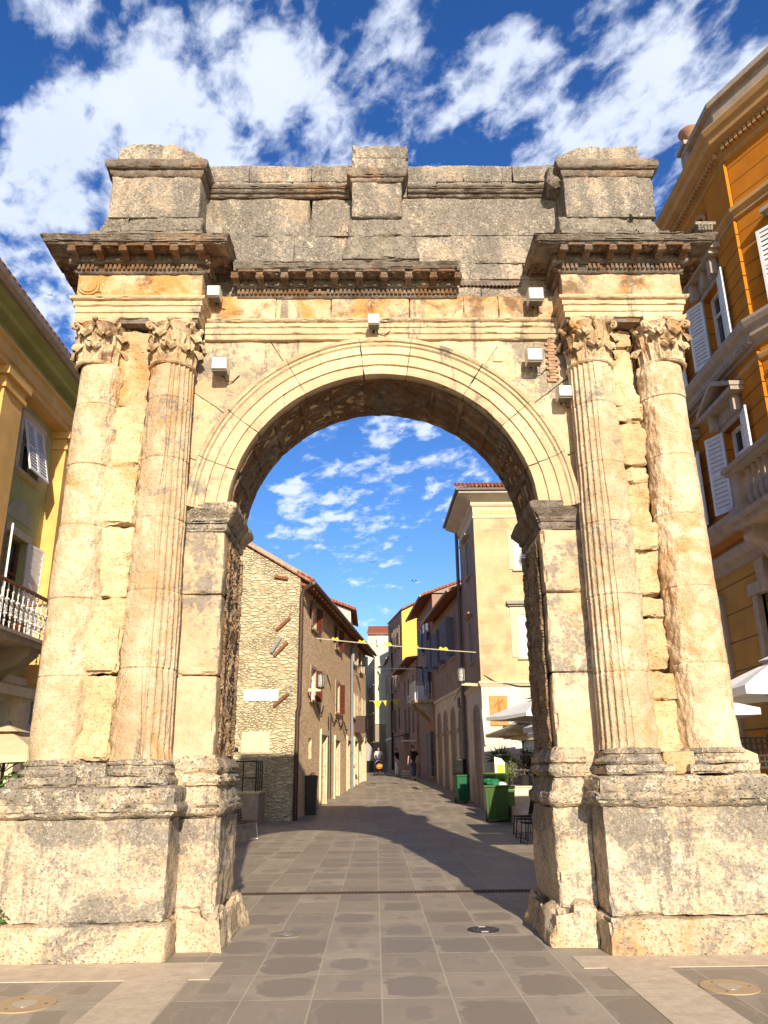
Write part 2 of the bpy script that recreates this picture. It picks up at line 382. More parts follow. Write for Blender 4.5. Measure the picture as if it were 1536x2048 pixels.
def rubble(name, sc, cols, mortar, mw=.09, wob=.12, bump=1.0):
    m, g, b = newmat(name, .92); P = g.pos()
    nn = g.n('ShaderNodeTexNoise'); g.put(nn.inputs['Vector'], P); nn.inputs['Scale'].default_value = 3.2; nn.inputs['Detail'].default_value = 3
    Pd = g.v('ADD', P, g.v('MULTIPLY', g.v('SUBTRACT', nn.outputs['Color'], (.5, .5, .5)), (wob*1.4, wob*1.4, wob*.5)))
    Q = g.v('MULTIPLY', Pd, sc)
    pm = g.rng(g.noise(P, .9, 3), .47, .53); e = g.n('ShaderNodeMix', data_type='FLOAT'); g.put(e.inputs[0], pm); g.put(e.inputs[2], g.vor(Q, 1.0, 'DISTANCE_TO_EDGE', rand=.9)); g.put(e.inputs[3], g.m('MULTIPLY', g.vor(Q, 1.75, 'DISTANCE_TO_EDGE', rand=1.), 1.15)); e = e.outputs[0]
    col = g.mix(pm, g.vor(Q, 1.0, 'F1', 1, rand=.9), g.vor(Q, 1.75, 'F1', 1, rand=1.))
    r_, g_, b_ = g.sep(col)
    c = g.mix(r_, cols[0], cols[1]); c = g.mix(g.m('MULTIPLY', g.rng(g_, .6, .95), .7), c, cols[2])
    c = g.mix(g.m('MULTIPLY', g.rng(g.noise(P, 14, 5, .7), .45, .65), .35), c, tuple(q*.6 for q in cols[0]))
    mk = g.rng(g.m('ADD', e, g.m('MULTIPLY', g.m('SUBTRACT', g.noise(P, 22, 4), .5), .10)), mw*.55, mw*1.3, 1, 0, True)
    c = g.mix(mk, c, mortar)
    g.put(b.inputs['Base Color'], c)
    h = g.m('ADD', g.rng(e, 0, mw*3), g.m('MULTIPLY', g.noise(P, 30, 5, .7), .5)); h = g.m('ADD', h, g.m('MULTIPLY', b_, .4))
    g.put(b.inputs['Normal'], g.bump(h, min(1, bump), .05*max(1, bump))); return m
M['rubble'] = rubble('rubble_gable', (3.9, 3.9, 9.6), [(.60, .47, .27), (.76, .66, .44), (.48, .39, .26)], (.50, .39, .24), .075, .16)
M['rubble2'] = rubble('rubble_street', (8, 6.5, 12.), [(.84, .58, .34), (.95, .74, .48), (.56, .32, .17)], (.58, .38, .22), .055, .05, .6)
def tiles(name, col=(.42, .13, .06)):
    m, g, b = newmat(name, .85); P = g.pos(); sx, sy, sz = g.sep(P)
    wv = g.m('SINE', g.m('MULTIPLY', g.m('ADD', sx, g.m('MULTIPLY', sy, 1.)), 30.))
    c = g.mix(g.rng(g.noise(P, 6, 5, .7), .3, .7), tuple(q*.6 for q in col), tuple(min(1, q*1.35) for q in col))
    c = g.mix(g.rng(wv, -.2, -1, 0, .6), c, tuple(q*.25 for q in col))
    g.put(b.inputs['Base Color'], c); g.put(b.inputs['Normal'], g.bump(wv, 1., .03)); return m
M['tiles'] = tiles('roof_tiles')

def paving():
    m, g, b = newmat('paving_slabs', .62); P = g.pos(); sx, sy, sz = g.sep(P); b.inputs['Specular IOR Level'].default_value = .3
    u = g.m('DIVIDE', g.m('ADD', sx, .07), .515); v = g.m('DIVIDE', g.m('ADD', sy, .54), .73)
    fu = g.m('FRACT', u); fv = g.m('FRACT', v)
    wn_ = g.n('ShaderNodeTexWhiteNoise'); g.put(wn_.inputs['Vector'], g.comb(g.m('FLOOR', u), g.m('FLOOR', v), 1.))
    ra, rb, rc = g.sep(wn_.outputs['Color'])
    eu = g.m('MULTIPLY', g.m('MINIMUM', fu, g.m('SUBTRACT', 1., fu)), .515); ev = g.m('MULTIPLY', g.m('MINIMUM', fv, g.m('SUBTRACT', 1., fv)), .73)
    ed = g.m('MINIMUM', eu, ev)
    # rounded distance: sediment dries in a rim round each slab
    eu = g.m('ADD', eu, g.m('MULTIPLY', g.m('MULTIPLY', g.m('SUBTRACT', fu, .5), g.m('SUBTRACT', rc, .5)), .18)); ev = g.m('ADD', ev, g.m('MULTIPLY', g.m('MULTIPLY', g.m('SUBTRACT', fv, .5), g.m('SUBTRACT', ra, .5)), .22))
    rim = g.m('POWER', g.m('ADD', g.m('POWER', g.m('MAXIMUM', g.m('SUBTRACT', .26, eu), 0.), 3.), g.m('POWER', g.m('MAXIMUM', g.m('SUBTRACT', .30, ev), 0.), 3.)), .333)
    nz = g.noise(P, 5.5, 5, .6, .4); nf = g.noise(P, 34, 5, .7)
    rv = g.m('ADD', rim, g.m('MULTIPLY', g.m('SUBTRACT', nz, .5), .26)); rv = g.m('ADD', rv, g.m('MULTIPLY', g.m('SUBTRACT', ra, .42), .24))
    mask = g.rng(rv, .165, .185, 0, 1, True); line = g.m('MULTIPLY', g.rng(rv, .158, .170, 0, 1), g.rng(rv, .170, .20, 1, 0))
    mask = g.m('MULTIPLY', mask, g.rng(g.noise(g.v('ADD', P, (2, 9, 4)), 2.6, 5, .65, .6), .36, .60, .25, 1.))
    base = g.mix(ra, (.25, .202, .148), (.31, .252, .186)); base = g.mix(g.m('MULTIPLY', g.rng(nf, .4, .7), .35), base, (.185, .157, .12))
    ctr = g.rng(rb, .2, .85)
    sed = g.mix(g.rng(nf, .35, .65), (.37, .30, .22), (.47, .39, .29))
    c = g.mix(g.m('MULTIPLY', mask, g.m('ADD', .15, g.m('MULTIPLY', ctr, .75))), base, sed); c = g.mix(g.m('MULTIPLY', line, .22), c, (.48, .42, .33))
    big = g.noise(P, .55, 5, .6, .5); c = g.mix(g.m('MULTIPLY', g.rng(big, .5, .7), .35), c, (.24, .19, .135))
    j = g.rng(ed, .004, .0095, 1, 0); far = g.rng(sy, 6, 20, 1, .35)
    c = g.mix(g.m('MULTIPLY', g.m('MULTIPLY', j, far), .5), c, (.54, .465, .36))
    sp = g.rng(g.noise(g.v('ADD', P, (7, 7, 7)), 23, 2, .5), .71, .735); c = g.mix(g.m('MULTIPLY', sp, .5), c, (.03, .025, .02))
    g.put(b.inputs['Base Color'], c); g.put(b.inputs['Roughness'], g.rng(mask, 0, 1, .55, .8))
    h = g.m('SUBTRACT', g.m('MULTIPLY', nf, .25), g.m('MULTIPLY', j, .6)); h = g.m('ADD', h, g.m('MULTIPLY', nz, .4))
    g.put(b.inputs['Normal'], g.bump(h, .35, .012)); return m
M['paving'] = paving()
def band():
    m, g, b = newmat('pale_paving', .8); P = g.pos()
    e = g.vor(g.v('MULTIPLY', P, (1.6, 3.2, 1)), 1.1, 'DISTANCE_TO_EDGE'); n = g.noise(P, 7, 6, .65)
    c = g.mix(g.rng(n, .3, .7), (.46, .36, .25), (.62, .51, .37)); c = g.mix(g.m('MULTIPLY', g.rng(e, .0, .03, 1, 0), .45), c, (.62, .52, .40))
    c = g.mix(g.m('MULTIPLY', g.rng(g.noise(P, 40, 4, .7), .55, .7), .4), c, (.26, .19, .12))
    g.put(b.inputs['Base Color'], c); g.put(b.inputs['Normal'], g.bump(n, .2, .01)); return m
M['band'] = band()

# ------------------------------------------------------------------ ground
GY = [-80, -20, 15, 19, 23, 29, 35, 47, 60, 80, 900]; GZ = [0, 0, 0, .04, .26, .62, .95, 1.2, 1.32, 1.42, 1.5]
def gz(Y): return float(np.interp(Y, GY, GZ))
def ground():
    xs = np.array([-900, -60, -20, -8, -4, -2, 0, 2, 4, 8, 20, 60, 900.]); ys = np.unique(np.concatenate([[-80, -40, -20], np.arange(-10, 64, 1.), [80, 120, 300, 900]]))
    mb = MB(); mb.grid(np.array([[(x, y, gz(y)) for y in ys] for x in xs]))
    struct(mb.build('ground', M['paving'], smooth=True))
ground()
for i, (x0, x1, y0, y1) in enumerate([(-2.13, -1.62, -8, -.66), (-6, -1.45, -.66, -.07), (1.82, 2.33, -8, -.46), (1.62, 6, -.46, -.02)]):
    struct(bx(x0, x1, y0, y1, -.05, .0045).build('paving_band', M['band']))

# ------------------------------------------------------------------ the arch
ARCH = thing('triumphal_arch', 'weathered cream limestone Roman triumphal arch with paired columns spanning the street', 'arch')
YW, YB = .58, 1.65      # wall face, back face
RS = .035
def rg(amp=.008, scale=5, chip=.015, **k): return dict(amp=amp, scale=scale, chip=chip, **k)

def arch_side(s):
    X = lambda a, b: (min(s*a, s*b), max(s*a, s*b))
    zs = 0.0 if s < 0 else .06       # the right pedestal mouldings sit a little higher
    P = bpy.data.objects.new
    # pedestal
    ped = MB(); x0, x1 = X(2.04, 3.62); ped.box(x0, x1, .07, 1.6, .30, 1.18+zs, RS)
    pedo = ped.build('pedestal', M['ped'], ARCH, rough=rg(.012, 4, .014, fine=.004, cut=.012), smooth=True)
    b = MB(); x0, x1 = X(1.97, 3.72); b.box(x0, x1, -.05, 1.72, -.03, .295, RS)
    b.build('base_course', M['base'], ARCH, rough=rg(.022, 3.5, .03, fine=.006), smooth=True)
    # pier pedestal and its flared boulder-like foot
    pp = MB(); x0, x1 = X(1.66, 2.06); pp.box(x0, x1, .5, 1.62, .28, 1.18+zs, RS)
    pp.build('pier_pedestal', M['ped'], ARCH, rough=rg(.035, 2.6, .05, fine=.008, cut=.05), smooth=True)
    def flare(V):
        V = V.copy(); t = np.clip(1-V[:, 2]/.42, 0, 1)**.8
        ins = np.abs(V[:, 0]) < 1.75
        V[:, 0] -= s*ins*t*.10; V[:, 1] -= (V[:, 1] < .5)*t*.05
        V[:, 2] -= ins*(V[:, 2] > .3)*(.10+.10*np.sin(V[:, 1]*7)); return V
    ft = MB(); x0, x1 = X(1.62, 2.0); ft.box(x0, x1, .36, 1.68, -.03, .36, RS)
    ft.build('pier_foot', M['base'], ARCH, rough=rg(.06, 2.6, .07, fine=.012, cut=.09), smooth=True, warp=flare)
    # pedestal cornice, moulded, both stages
    zc = 1.17+zs
    prof = [(-.05, zc), (.0, zc), (.035, zc+.02), (.08, zc+.05), (.085, zc+.12), (.05, zc+.15), (.045, zc+.28), (-.05, zc+.285), (-.5, zc+.285)]
    path = [(-3.62, 1.6), (-3.62, .07), (-2.04, .07), (-2.04, .5)] if s < 0 else [(2.04, .5), (2.04, .07), (3.62, .07), (3.62, 1.6)]
    MB().sweep(path, prof, RS).build('pedestal_cornice', M['mould'], ARCH, rough=rg(.020, 4, .03, fine=.006, cut=.03), smooth=True)
    path = [(-2.04, .5), (-1.68, .5), (-1.68, 1.62)] if s < 0 else [(1.68, 1.62), (1.68, .5), (2.04, .5)]
    prof = [(-.05, zc-.02), (.0, zc-.02), (.05, zc+.03), (.06, zc+.1), (.01, zc+.14), (-.02, zc+.27), (.02, zc+.30), (.03, zc+.36), (-.02, zc+.40), (.015, zc+.44), (-.05, zc+.55), (-.10, zc+.57)]
    MB().sweep(path, prof, RS*.8).build('pier_cornice', M['mould'], ARCH, rough=rg(.028, 3.4, .04, fine=.007, cut=.04), smooth=True)
    core = MB(); x0, x1 = X(1.74, 3.5); core.box(x0, x1, .55, 1.6, 1.1, 1.75, .2); core.build('pedestal_core', M['mould'], ARCH)
    # column plinths
    zp = zc+.285
    for cx in (2.45, 3.27):
        colp = thing_part = None
        mb = MB(); mb.box(s*cx-.345, s*cx+.345, .08, .8, zp, zp+.10, RS)
        mb.build('column_plinth', M['mould'], ARCH, rough=rg(.016, 4, .03, fine=.006, cut=.04), smooth=True)
        mb = MB(); zb = zp+.10
        prof = [(.30, zb), (.345, zb+.005), (.362, zb+.03), (.345, zb+.065), (.315, zb+.075), (.31, zb+.10), (.33, zb+.105), (.335, zb+.125), (.325, zb+.14), (.29, zb+.155)]
        mb.lathe(prof, s*cx, .42, 56)
        mb.build('column_base', M['mould'], ARCH, rough=rg(.016, 5, .0, fine=.006, cut=.05), smooth=True)
    # between the plinths
    ib = MB(); x0, x1 = X(2.70, 3.02); ib.box(x0, x1, .16 if s > 0 else .12, .6, zp, zp+.22, RS)
    ib.build('plinth_infill', M['bossed'] if s > 0 else M['mould'], ARCH, rough=rg(.015, 4, .03, fine=.006), smooth=True)
    # pier
    pr = MB()
    for (za, zb) in ((1.58+zs, 2.55), (2.56, 3.42), (3.43, 4.16)):
        x0, x1 = X(1.77, 2.4); pr.box(x0, x1, YW, YB, za, zb, RS)
    pr.build('pier', M['pier'], ARCH, rough=rg(.010, 3, .028, fine=.003, cut=.02), smooth=True)
    # carved jamb panel
    cp = MB(); n_, m_ = 60, 190
    ys = np.linspace(.70, 1.56, n_); zz_ = np.linspace(1.75, 4.05, m_); Pn = np.zeros((n_, m_, 3))
    for i, y in enumerate(ys):
        for j, z in enumerate(zz_):
            ph = z*4.2+(0 if s > 0 else 1.); cyy = 1.13+.16*math.sin(ph*1.0)
            # running vine: stem plus leaf curls
            dd = abs(y-cyy); h = .03*math.exp(-(dd/.035)**2)
            for k in range(-1, 2):
                zc_ = (math.floor(z/.374)+k+.5)*.374; sg = 1 if int(math.floor(z/.374)+k) % 2 else -1
                rr = math.hypot(y-(1.13-sg*.13), z-zc_); an = math.atan2(z-zc_, y-(1.13-sg*.13))
                if rr < .2: h += .022*(.5+.5*math.sin(rr*75+an*2*sg))*(1-rr/.2)+.012*abs(math.sin(an*4))*(rr > .07)
            edge = min(y-.70, 1.56-y); 
            if edge < .05: h = .03
            h += .016*mnoise.fractal(Vector((y, z, s*3))*11, 1., 2., 3)
            Pn[i, j] = (s*(1.772-.012-h*1.25) , y, z)
    cp.grid(Pn); cp.build('carved_panel', M['carved'], ARCH, smooth=True, merge=0)
    # impost
    zi = 4.13
    prof = [(-.04, zi), (.0, zi), (.02, zi+.02), (.022, zi+.09), (.045, zi+.11), (.05, zi+.15), (.10, zi+.20), (.13, zi+.24), (.135, zi+.30), (.10, zi+.325), (-.06, zi+.34), (-.4, zi+.34)]
    path = [(-2.3, YW), (-1.77, YW), (-1.77, YB), (-2.3, YB)] if s < 0 else [(2.3, YB), (1.77, YB), (1.77, YW), (2.3, YW)]
    MB().sweep(path, prof, RS*.7, .02).build('impost', M['cornice'] if s > 0 else M['mould'], ARCH, rough=rg(.010, 4, .022, fine=.003, cut=.02), smooth=True)
    # wall behind the columns, in courses
    wl = MB(); zz2 = [1.6, 2.54, 3.34, 4.14, 4.84, 5.58, 6.6]
    for za, zb in zip(zz2[:-1], zz2[1:]):
        x0, x1 = X(2.15, 3.50); dy = random.uniform(-.01, .015); wl.box(x0, x1, YW+.02+dy, YB, za, zb-.008, .05)
    wl.build('side_wall', M['wall'], ARCH, rough=rg(.012, 3, .02), smooth=True)
    # bossed infill between the shafts
    inf = MB(); fr = [.22, .24, .30, .27, .33, .36] if s < 0 else [.36, .44, .40, .46, .41, .45]
    for (za, zb), fy in zip(zip(zz2[:-1], zz2[1:]), fr):
        x0, x1 = X(2.71, 3.10) if s < 0 else X(2.66, 3.0)
        if s < 0:
            inf.box(x0, x1, fy, .7, za+(.1 if za < 1.7 else 0), zb-.006-random.uniform(0, .14), RS)
            inf.box(x0, x1, fy+.07, .7, zb-.25, zb-.002, RS)
        else:
            hh = random.uniform(.16, .30); zl = za+(.1 if za < 1.7 else 0)
            def sl(V, zb=zb, hh=hh):
                return V
            inf.box(x0, x1, fy, .7, zl, zb-hh, RS); inf.box(x0, x1, fy-random.uniform(.03, .07), .7, zb-hh-.02, zb-.006, RS)
    inf.build('bossed_infill', M['bossed'], ARCH, rough=rg(.050, 3.5, .03, fine=.018, cut=.06), smooth=True, merge=.0008)
    # shafts
    for k, cx in enumerate((2.45, 3.28)):
        zb0, zt0 = zp+.24, 6.06; NZ, NA = 150, 264; joints = [2.55, 3.35, 4.15, 4.85, 5.58]
        offs = [random.uniform(-.005, .006) for _ in range(6)]
        jz = [q+(.04*s*(1 if k else -1)) for q in joints]
        zs_ = list(np.linspace(zb0, zt0, NZ))
        for q in jz: zs_ += [q-.009, q-.003, q+.003, q+.009]
        zs_ = sorted(zs_); Pn = np.zeros((NA+1, len(zs_), 3))
        for j, z in enumerate(zs_):
            t = (z-zb0)/(zt0-zb0); rad = .290-.052*t**1.35
            if t < .02: rad += .012*(1-t/.02)
            dr = sum(1 for q in jz if z > q); rad += offs[dr]
            jn = min(abs(z-q) for q in jz); 
            for i in range(NA+1):
                th = 2*math.pi*i/NA    # 0 = facing -Y, positive toward +X
                pn = Vector((math.sin(th)*.3+s*cx, -math.cos(th)*.3, z)); thd = math.degrees(th); thd = thd-360 if thd > 180 else thd
                tin = -thd*s     # positive = toward the opening
                rr = rad
                fl = (k == 0 and tin > 6+8*mnoise.noise(Vector((z*1.3, s, 1)))) or (k == 1 and tin < -62 and s < 0)
                if fl:
                    ph = (thd/15.) % 1.; w = abs(ph-.5)/.40
                    ero = .75+.6*mnoise.noise(Vector((thd*.06, z*2.1, 4.)))
                    if w < 1: rr -= .026*math.sqrt(1-w*w)*max(.25, min(1, ero))
                else: rr += .003*mnoise.noise(pn*9)
                rr += .006*mnoise.fractal(pn*2.6, 1., 2., 3)
                rough_side = (k == 1 and tin > 28) or (k == 0 and tin < -38)
                if rough_side:
                    am = min(1, ((tin-28) if k == 1 else (-38-tin))/15.)
                    rr += am*(.028*mnoise.fractal(pn*7, 1., 2., 4)+.010*mnoise.noise(pn*24)+.012)
                if jn < .006: rr -= .007+.01*max(0, mnoise.noise(pn*6))
                ch = mnoise.noise(pn*3.3+Vector((7, 0, 0)))
                if ch > .42: rr -= (ch-.42)*.09
                Pn[i, j] = (s*cx+math.sin(th)*rr, .42-math.cos(th)*rr, z)
        MB().grid(Pn).build('column_shaft', M['shaft'], ARCH, smooth=True, sharp=60)
    # capitals
    for k, cx in enumerate((2.46, 3.32)):
        capital(s*cx, .42, 6.06, 6.66, s*1.7+k)
    # entablature over the pair
    xo, xi = (-3.62, -2.13) if s < 0 else (2.15, 3.60)
    path = [(-3.62, YB), (-3.62, .20), (-2.13, .20), (-2.13, YW+.05)] if s < 0 else [(2.15, YW+.05), (2.15, .20), (3.60, .20), (3.60, YB)]
    prof = [(-.6, 6.655), (-.02, 6.655), (-.02, 6.72), (-.005, 6.725), (-.005, 6.80), (.012, 6.805), (.012, 6.865), (.05, 6.885), (.055, 6.92), (.01, 6.93)]
    MB().sweep(path, prof, RS*.8, .02).build('architrave', M['ring'], ARCH, rough=rg(.006, 4, .008, cut=.03, fine=.002), smooth=True)
    prof = [(.01, 6.93), (-.005, 6.95), (-.005, 7.235), (-.3, 7.24)]
    MB().sweep(path, prof, RS*.8).build('frieze', M['frieze'], ARCH, rough=rg(.012, 3.5, .01, fine=.003, cut=.03), smooth=True)
    if s < 0:   # carved shield on the left end of the frieze
        sh = MB()
        for rr, hh in ((.13, .02), (.10, .035)):
            sh.slab([(-3.47+rr*math.cos(q)*1.0, .20-.0, 7.08+rr*math.sin(q)) for q in np.linspace(0, 2*math.pi, 20, endpoint=False)], (0, -hh, 0))
        for q in range(6): sh.tube([(-3.60+.02*q, .19, 7.22-.03*q), (-3.52+.04*q, .185, 6.99)], .008, 5)
        sh.build('frieze_shield', M['frieze'], ARCH, smooth=True)
    core = MB(); core.box(xo+.04, xi-.04, .25, YB-.02, 6.6, 7.55, .3); core.build('entablature_core', M['cornice'], ARCH)
    cornice(path, 7.235, M['cornice'])
    # attic pedestal above the columns
    ax0, ax1 = (-3.36, -2.24) if s < 0 else (2.30, 3.43)
    def stepwarp(V):
        V = V.copy(); t = np.clip((V[:, 2]-7.55)/.5, 0, 1); out = np.where(V[:, 0]*s > 3.2, 1, 0)
        V[:, 0] -= s*out*t*.13; V[:, 1] += (V[:, 1] < .4)*t*.10; return V
    st = MB(); st.box(min(s*2.16, s*3.60), max(s*2.16, s*3.60), .07, 1.6, 7.555, 7.83, RS)
    st.box(min(s*2.20, s*3.52), max(s*2.20, s*3.52), .12, 1.5, 7.83, 8.08, RS)
    st.build('attic_step', M['crust'], ARCH, rough=rg(.026, 3.4, .03, fine=.010, cut=.04), smooth=True, warp=stepwarp)
    dm = MB(); dm.box(ax0, ax1, .20, 1.5, 8.06, 8.68, RS); dm.build('attic_pedestal', M['attic'], ARCH, rough=rg(.014, 3, .018, fine=.005, cut=.02), smooth=True)
    path = [(ax0, 1.5), (ax0, .20), (ax1, .20), (ax1, .62)] if s < 0 else [(ax0, .62), (ax0, .20), (ax1, .20), (ax1, 1.5)]
    prof = [(-.05, 8.66), (.0, 8.66), (.02, 8.69), (.03, 8.71), (.035, 8.745), (.075, 8.76), (.09, 8.80), (.095, 8.855), (.06, 8.90), (-.05, 8.92), (-.4, 8.92)]
    MB().sweep(path, prof, RS*.8, .02).build('attic_cornice', M['cornice'], ARCH, rough=rg(.012, 4, .016, fine=.003, cut=.04 if s > 0 else .02), smooth=True)
    def topwarp(V):
        V = V.copy(); hi = V[:, 2] > 8.95
        ix = np.abs(V[:, 0]); t = np.clip((2.62-ix)/.45, 0, 1); V[:, 2] -= hi*t*.20*(V[:, 2]-8.9)/.25
        V[:, 2] -= hi*.03*np.sin(V[:, 0]*9)*(ix > 2.7); return V
    tp = MB(); tp.box(min(s*2.24, s*3.33), max(s*2.24, s*3.33), .20, 1.4, 8.88, 9.17, RS)
    tp.build('attic_cap', M['attic'], ARCH, rough=rg(.03, 3.2, .035, fine=.010, cut=.03), smooth=True, warp=topwarp)
    if s > 0:
        # broken lump leaning against the inner side of the cap, and the palmette block on the corner
        lb = MB(); lb.box(2.14, 2.45, .28, 1.2, 8.62, 8.93, RS); lb.build('broken_block', M['crust'], ARCH, rough=rg(.05, 3.5, .05, fine=.012), smooth=True)
        pc = MB(); pc.box(3.74, 3.92, -.12, .04, 7.60, 7.67); pc.box(3.715, 3.955, -.15, .07, 7.67, 7.71)
        for q in range(5): pc.tube([(3.76+.035*q, -.13, 7.605), (3.75+.038*q, -.15, 7.665)], .016, 6)
        pc.build('corner_palmette', M['mould'], ARCH, smooth=True)

def cornice(path, z, mat, over=.33, top=.33):
    prof = [(-.05, z-.01), (.01, z), (.03, z+.02), (.035, z+.035)]
    MB().sweep(path, prof, RS).build('bed_mould', mat, ARCH, rough=rg(.005, 5, .004), smooth=True)
    # backing face behind dentils
    prof = [(.015, z+.03), (.015, z+.10), (.075, z+.105), (.09, z+.13), (.095, z+.215), (over-.03, z+.218), (over-.02, z+.235), (over, z+.24), (over+.005, z+.275), (over+.03, z+.30), (over+.03, z+.325),
            (over-.04, z+.345), (over-.25, z+.385), (-.30, z+.40)]
    MB().sweep(path, prof, RS*.8, .02).build('corona', mat, ARCH, rough=rg(.012, 4.5, .016, fine=.003, cut=.05), smooth=True)
    dn = MB()
    P = [np.array(p, float) for p in path]
    for a_, b_ in zip(P[:-1], P[1:]):
        L = np.linalg.norm(b_-a_); dr = (b_-a_)/L; nr = np.array((dr[1], -dr[0])); k = int(L/.052)
        for i in range(k):
            if random.random() < .06: continue
            c = a_+dr*(i+.5)*L/k+nr*.04
            dn.obox((c[0], c[1], z+.067), (*(dr*.015), 0), (*(nr*.03), 0), (0, 0, .030))
        mc_ = (a_+b_)/2+nr*.028; dn.obox((mc_[0], mc_[1], z+.067), (*(dr*(L/2-.01)), 0), (*(nr*.014), 0), (0, 0, .029))
        k = max(1, int(round(L/.29)))
        for i in range(k+1):
            if (i in (0, k)) and L < .6 and i == k: continue
            c = a_+dr*(i*L/k)
            # scroll bracket: S-shaped side profile
            sp = [(.085, z+.218), (over-.05, z+.218), (over-.045, z+.19), (over-.06, z+.155), (over-.095, z+.145), (over-.12, z+.165), (over-.16, z+.155), (.11, z+.125), (.085, z+.13)]
            mo = MB(); base = [(c[0]+nr[0]*o-dr[0]*.04, c[1]+nr[1]*o-dr[1]*.04, zz_) for (o, zz_) in sp]
            mo.slab(base, (dr[0]*.08, dr[1]*.08, 0))
            cr = c+nr*(over-.08); mo.tube([(cr[0]-dr[0]*.048, cr[1]-dr[1]*.048, z+.168), (cr[0]+dr[0]*.048, cr[1]+dr[1]*.048, z+.168)], .028, 8)
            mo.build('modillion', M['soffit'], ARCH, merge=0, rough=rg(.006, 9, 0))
        for i in range(k):
            c = a_+dr*((i+.5)*L/k)+nr*(.20)
            ro = MB(); ro.ball((c[0], c[1], z+.212), .045, 7, (1, 1, .6))
            for q in range(5):
                an = q*2*math.pi/5; ro.ball((c[0]+.05*math.cos(an), c[1]+.05*math.sin(an), z+.214), .026, 5, (1, 1, .6))
            for (da, db, wa, wb) in ((-.095, 0, .008, .09), (.095, 0, .008, .09)):
                cc = c+dr*da; ro.obox((cc[0], cc[1], z+.206), (*(dr*wa), 0), (*(nr*wb), 0), (0, 0, .014))
            cc = c+nr*.095; ro.obox((cc[0], cc[1], z+.206), (*(dr*.095), 0), (*(nr*.008), 0), (0, 0, .014))
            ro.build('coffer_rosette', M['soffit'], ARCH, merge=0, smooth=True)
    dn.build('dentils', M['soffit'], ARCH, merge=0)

def capital(cx, cy, z0, z1, seed):
    H = z1-z0; parent = ARCH
    mb = MB()
    mb.lathe([(.235, z0-.02), (.262, z0-.018), (.275, z0), (.262, z0+.02), (.232, z0+.025), (.225, z0+.1), (.225, z0+.3), (.25, z0+H-.12), (.285, z0+H-.08), (.2, z0+H-.07)], cx, cy, 40)
    cap = mb.build('capital', M['capital'], parent, rough=rg(.008, 7, 0), smooth=True)
    lf = MB()
    rnd = random.Random(int(seed*100))
    def leaf(ang, h, w, out, broken):
        n, m = 15, 13; Pn = np.zeros((n, m, 3))
        for i in range(n):
            t = i/(n-1); t2 = t*(.72 if broken else 1.)
            # height and radial curl
            if t2 < .74: zz_ = z0+.02+h*t2/.74; rr = .232+.03*t2+out*.30*(t2/.74)**3
            else:
                q = (t2-.74)/.26*math.pi*.8; zz_ = z0+.02+h-(.05*(1-math.cos(q)))*.9; rr = .232+.03+out*.30+out*.62*math.sin(q*.62)
            wd = w*(.80+.35*math.sin(t2*math.pi*.9))*(1 if t2 < .8 else 1-.75*(t2-.8)/.2)*(1+.13*math.sin(t2*22))
            for j in range(m):
                sx_ = -1+2*j/(m-1); a2 = ang+sx_*wd/.26
                rib = .012*math.cos(sx_*math.pi*3)+.016*(1-abs(sx_))-.02*sx_*sx_
                r2 = rr+rib; Pn[i, j] = (cx+math.sin(a2)*r2, cy-math.cos(a2)*r2, zz_-.03*abs(sx_)**1.5*t2)
        lf.grid(Pn)
    for i in range(8): leaf(i*math.pi/4+.0, .22, .105, .075, rnd.random() < .35)
    for i in range(8): leaf(i*math.pi/4+math.pi/8, .38, .095, .10, rnd.random() < .3)
    lf.build('acanthus_leaves', M['capital'], cap, rough=rg(.006, 12, 0, fine=.003), smooth=True, merge=0)
    vo = MB()
    for i in range(4):
        an = math.pi/4+i*math.pi/2
        for sg in (-1, 1):
            if rnd.random() < .2: continue
            pts = []
            for q in np.linspace(0, 1, 9): pts.append((.245+.10*q**2, an-sg*.55*(1-q), z0+.30+.2*q))
            for q in np.linspace(0, 2.6*math.pi, 16): rr = .045*(1-q/(3.2*math.pi)); pts.append((.345+rr*math.sin(q), an-sg*.03, z0+.455+rr*math.cos(q)))
            vo.tube([(cx+r_*math.sin(a_), cy-r_*math.cos(a_), z_) for (r_, a_, z_) in pts], [.018]*9+list(np.linspace(.017, .010, 16)), 6)
    for i in range(4):   # helices meeting in a pointed arch in the middle of each side
        an = i*math.pi/2
        for sg in (-1, 1):
            pts = []
            for q in np.linspace(0, 1, 9): pts.append((.255+.03*q, an+sg*(.26*math.cos(q*1.45)), z0+.27+.22*math.sin(q*1.5)))
            vo.tube([(cx+r_*math.sin(a_), cy-r_*math.cos(a_), z_) for (r_, a_, z_) in pts], [.026]*5+[.030]*4, 7)
        vo.ball((cx+.30*math.sin(an), cy-.30*math.cos(an), z0+.525), .035, 6)
    vo.build('volutes', M['capital'], cap, rough=rg(.006, 14, 0), smooth=True, merge=0)
    ab = MB(); pts = []
    for i in range(4):
        a_ = math.pi/4+i*math.pi/2; 
        c0 = np.array((math.sin(a_)*.40, -math.cos(a_)*.40)); c1 = np.array((math.sin(a_+math.pi/2)*.40, -math.cos(a_+math.pi/2)*.40))
        md = np.array((math.sin(a_+math.pi/4), -math.cos(a_+math.pi/4)))
        for q in np.linspace(0, 1, 10)[:-1]:
            p = c0*(1-q)+c1*q-md*.06*4*q*(1-q); pts.append((cx+p[0], cy+p[1]))
    P_ = np.array([[(cx+(x-cx)*sc, cy+(y-cy)*sc, z) for (sc, z) in ((.2, z1-.11), (.82, z1-.11), (.88, z1-.085), (.95, z1-.05), (.95, z1-.002), (.2, z1-.002))] for (x, y) in pts+[pts[0]]])
    ab.grid(P_); ab.build('abacus', M['ring'], cap, rough=rg(.012, 6, .02, cut=.04), smooth=True)

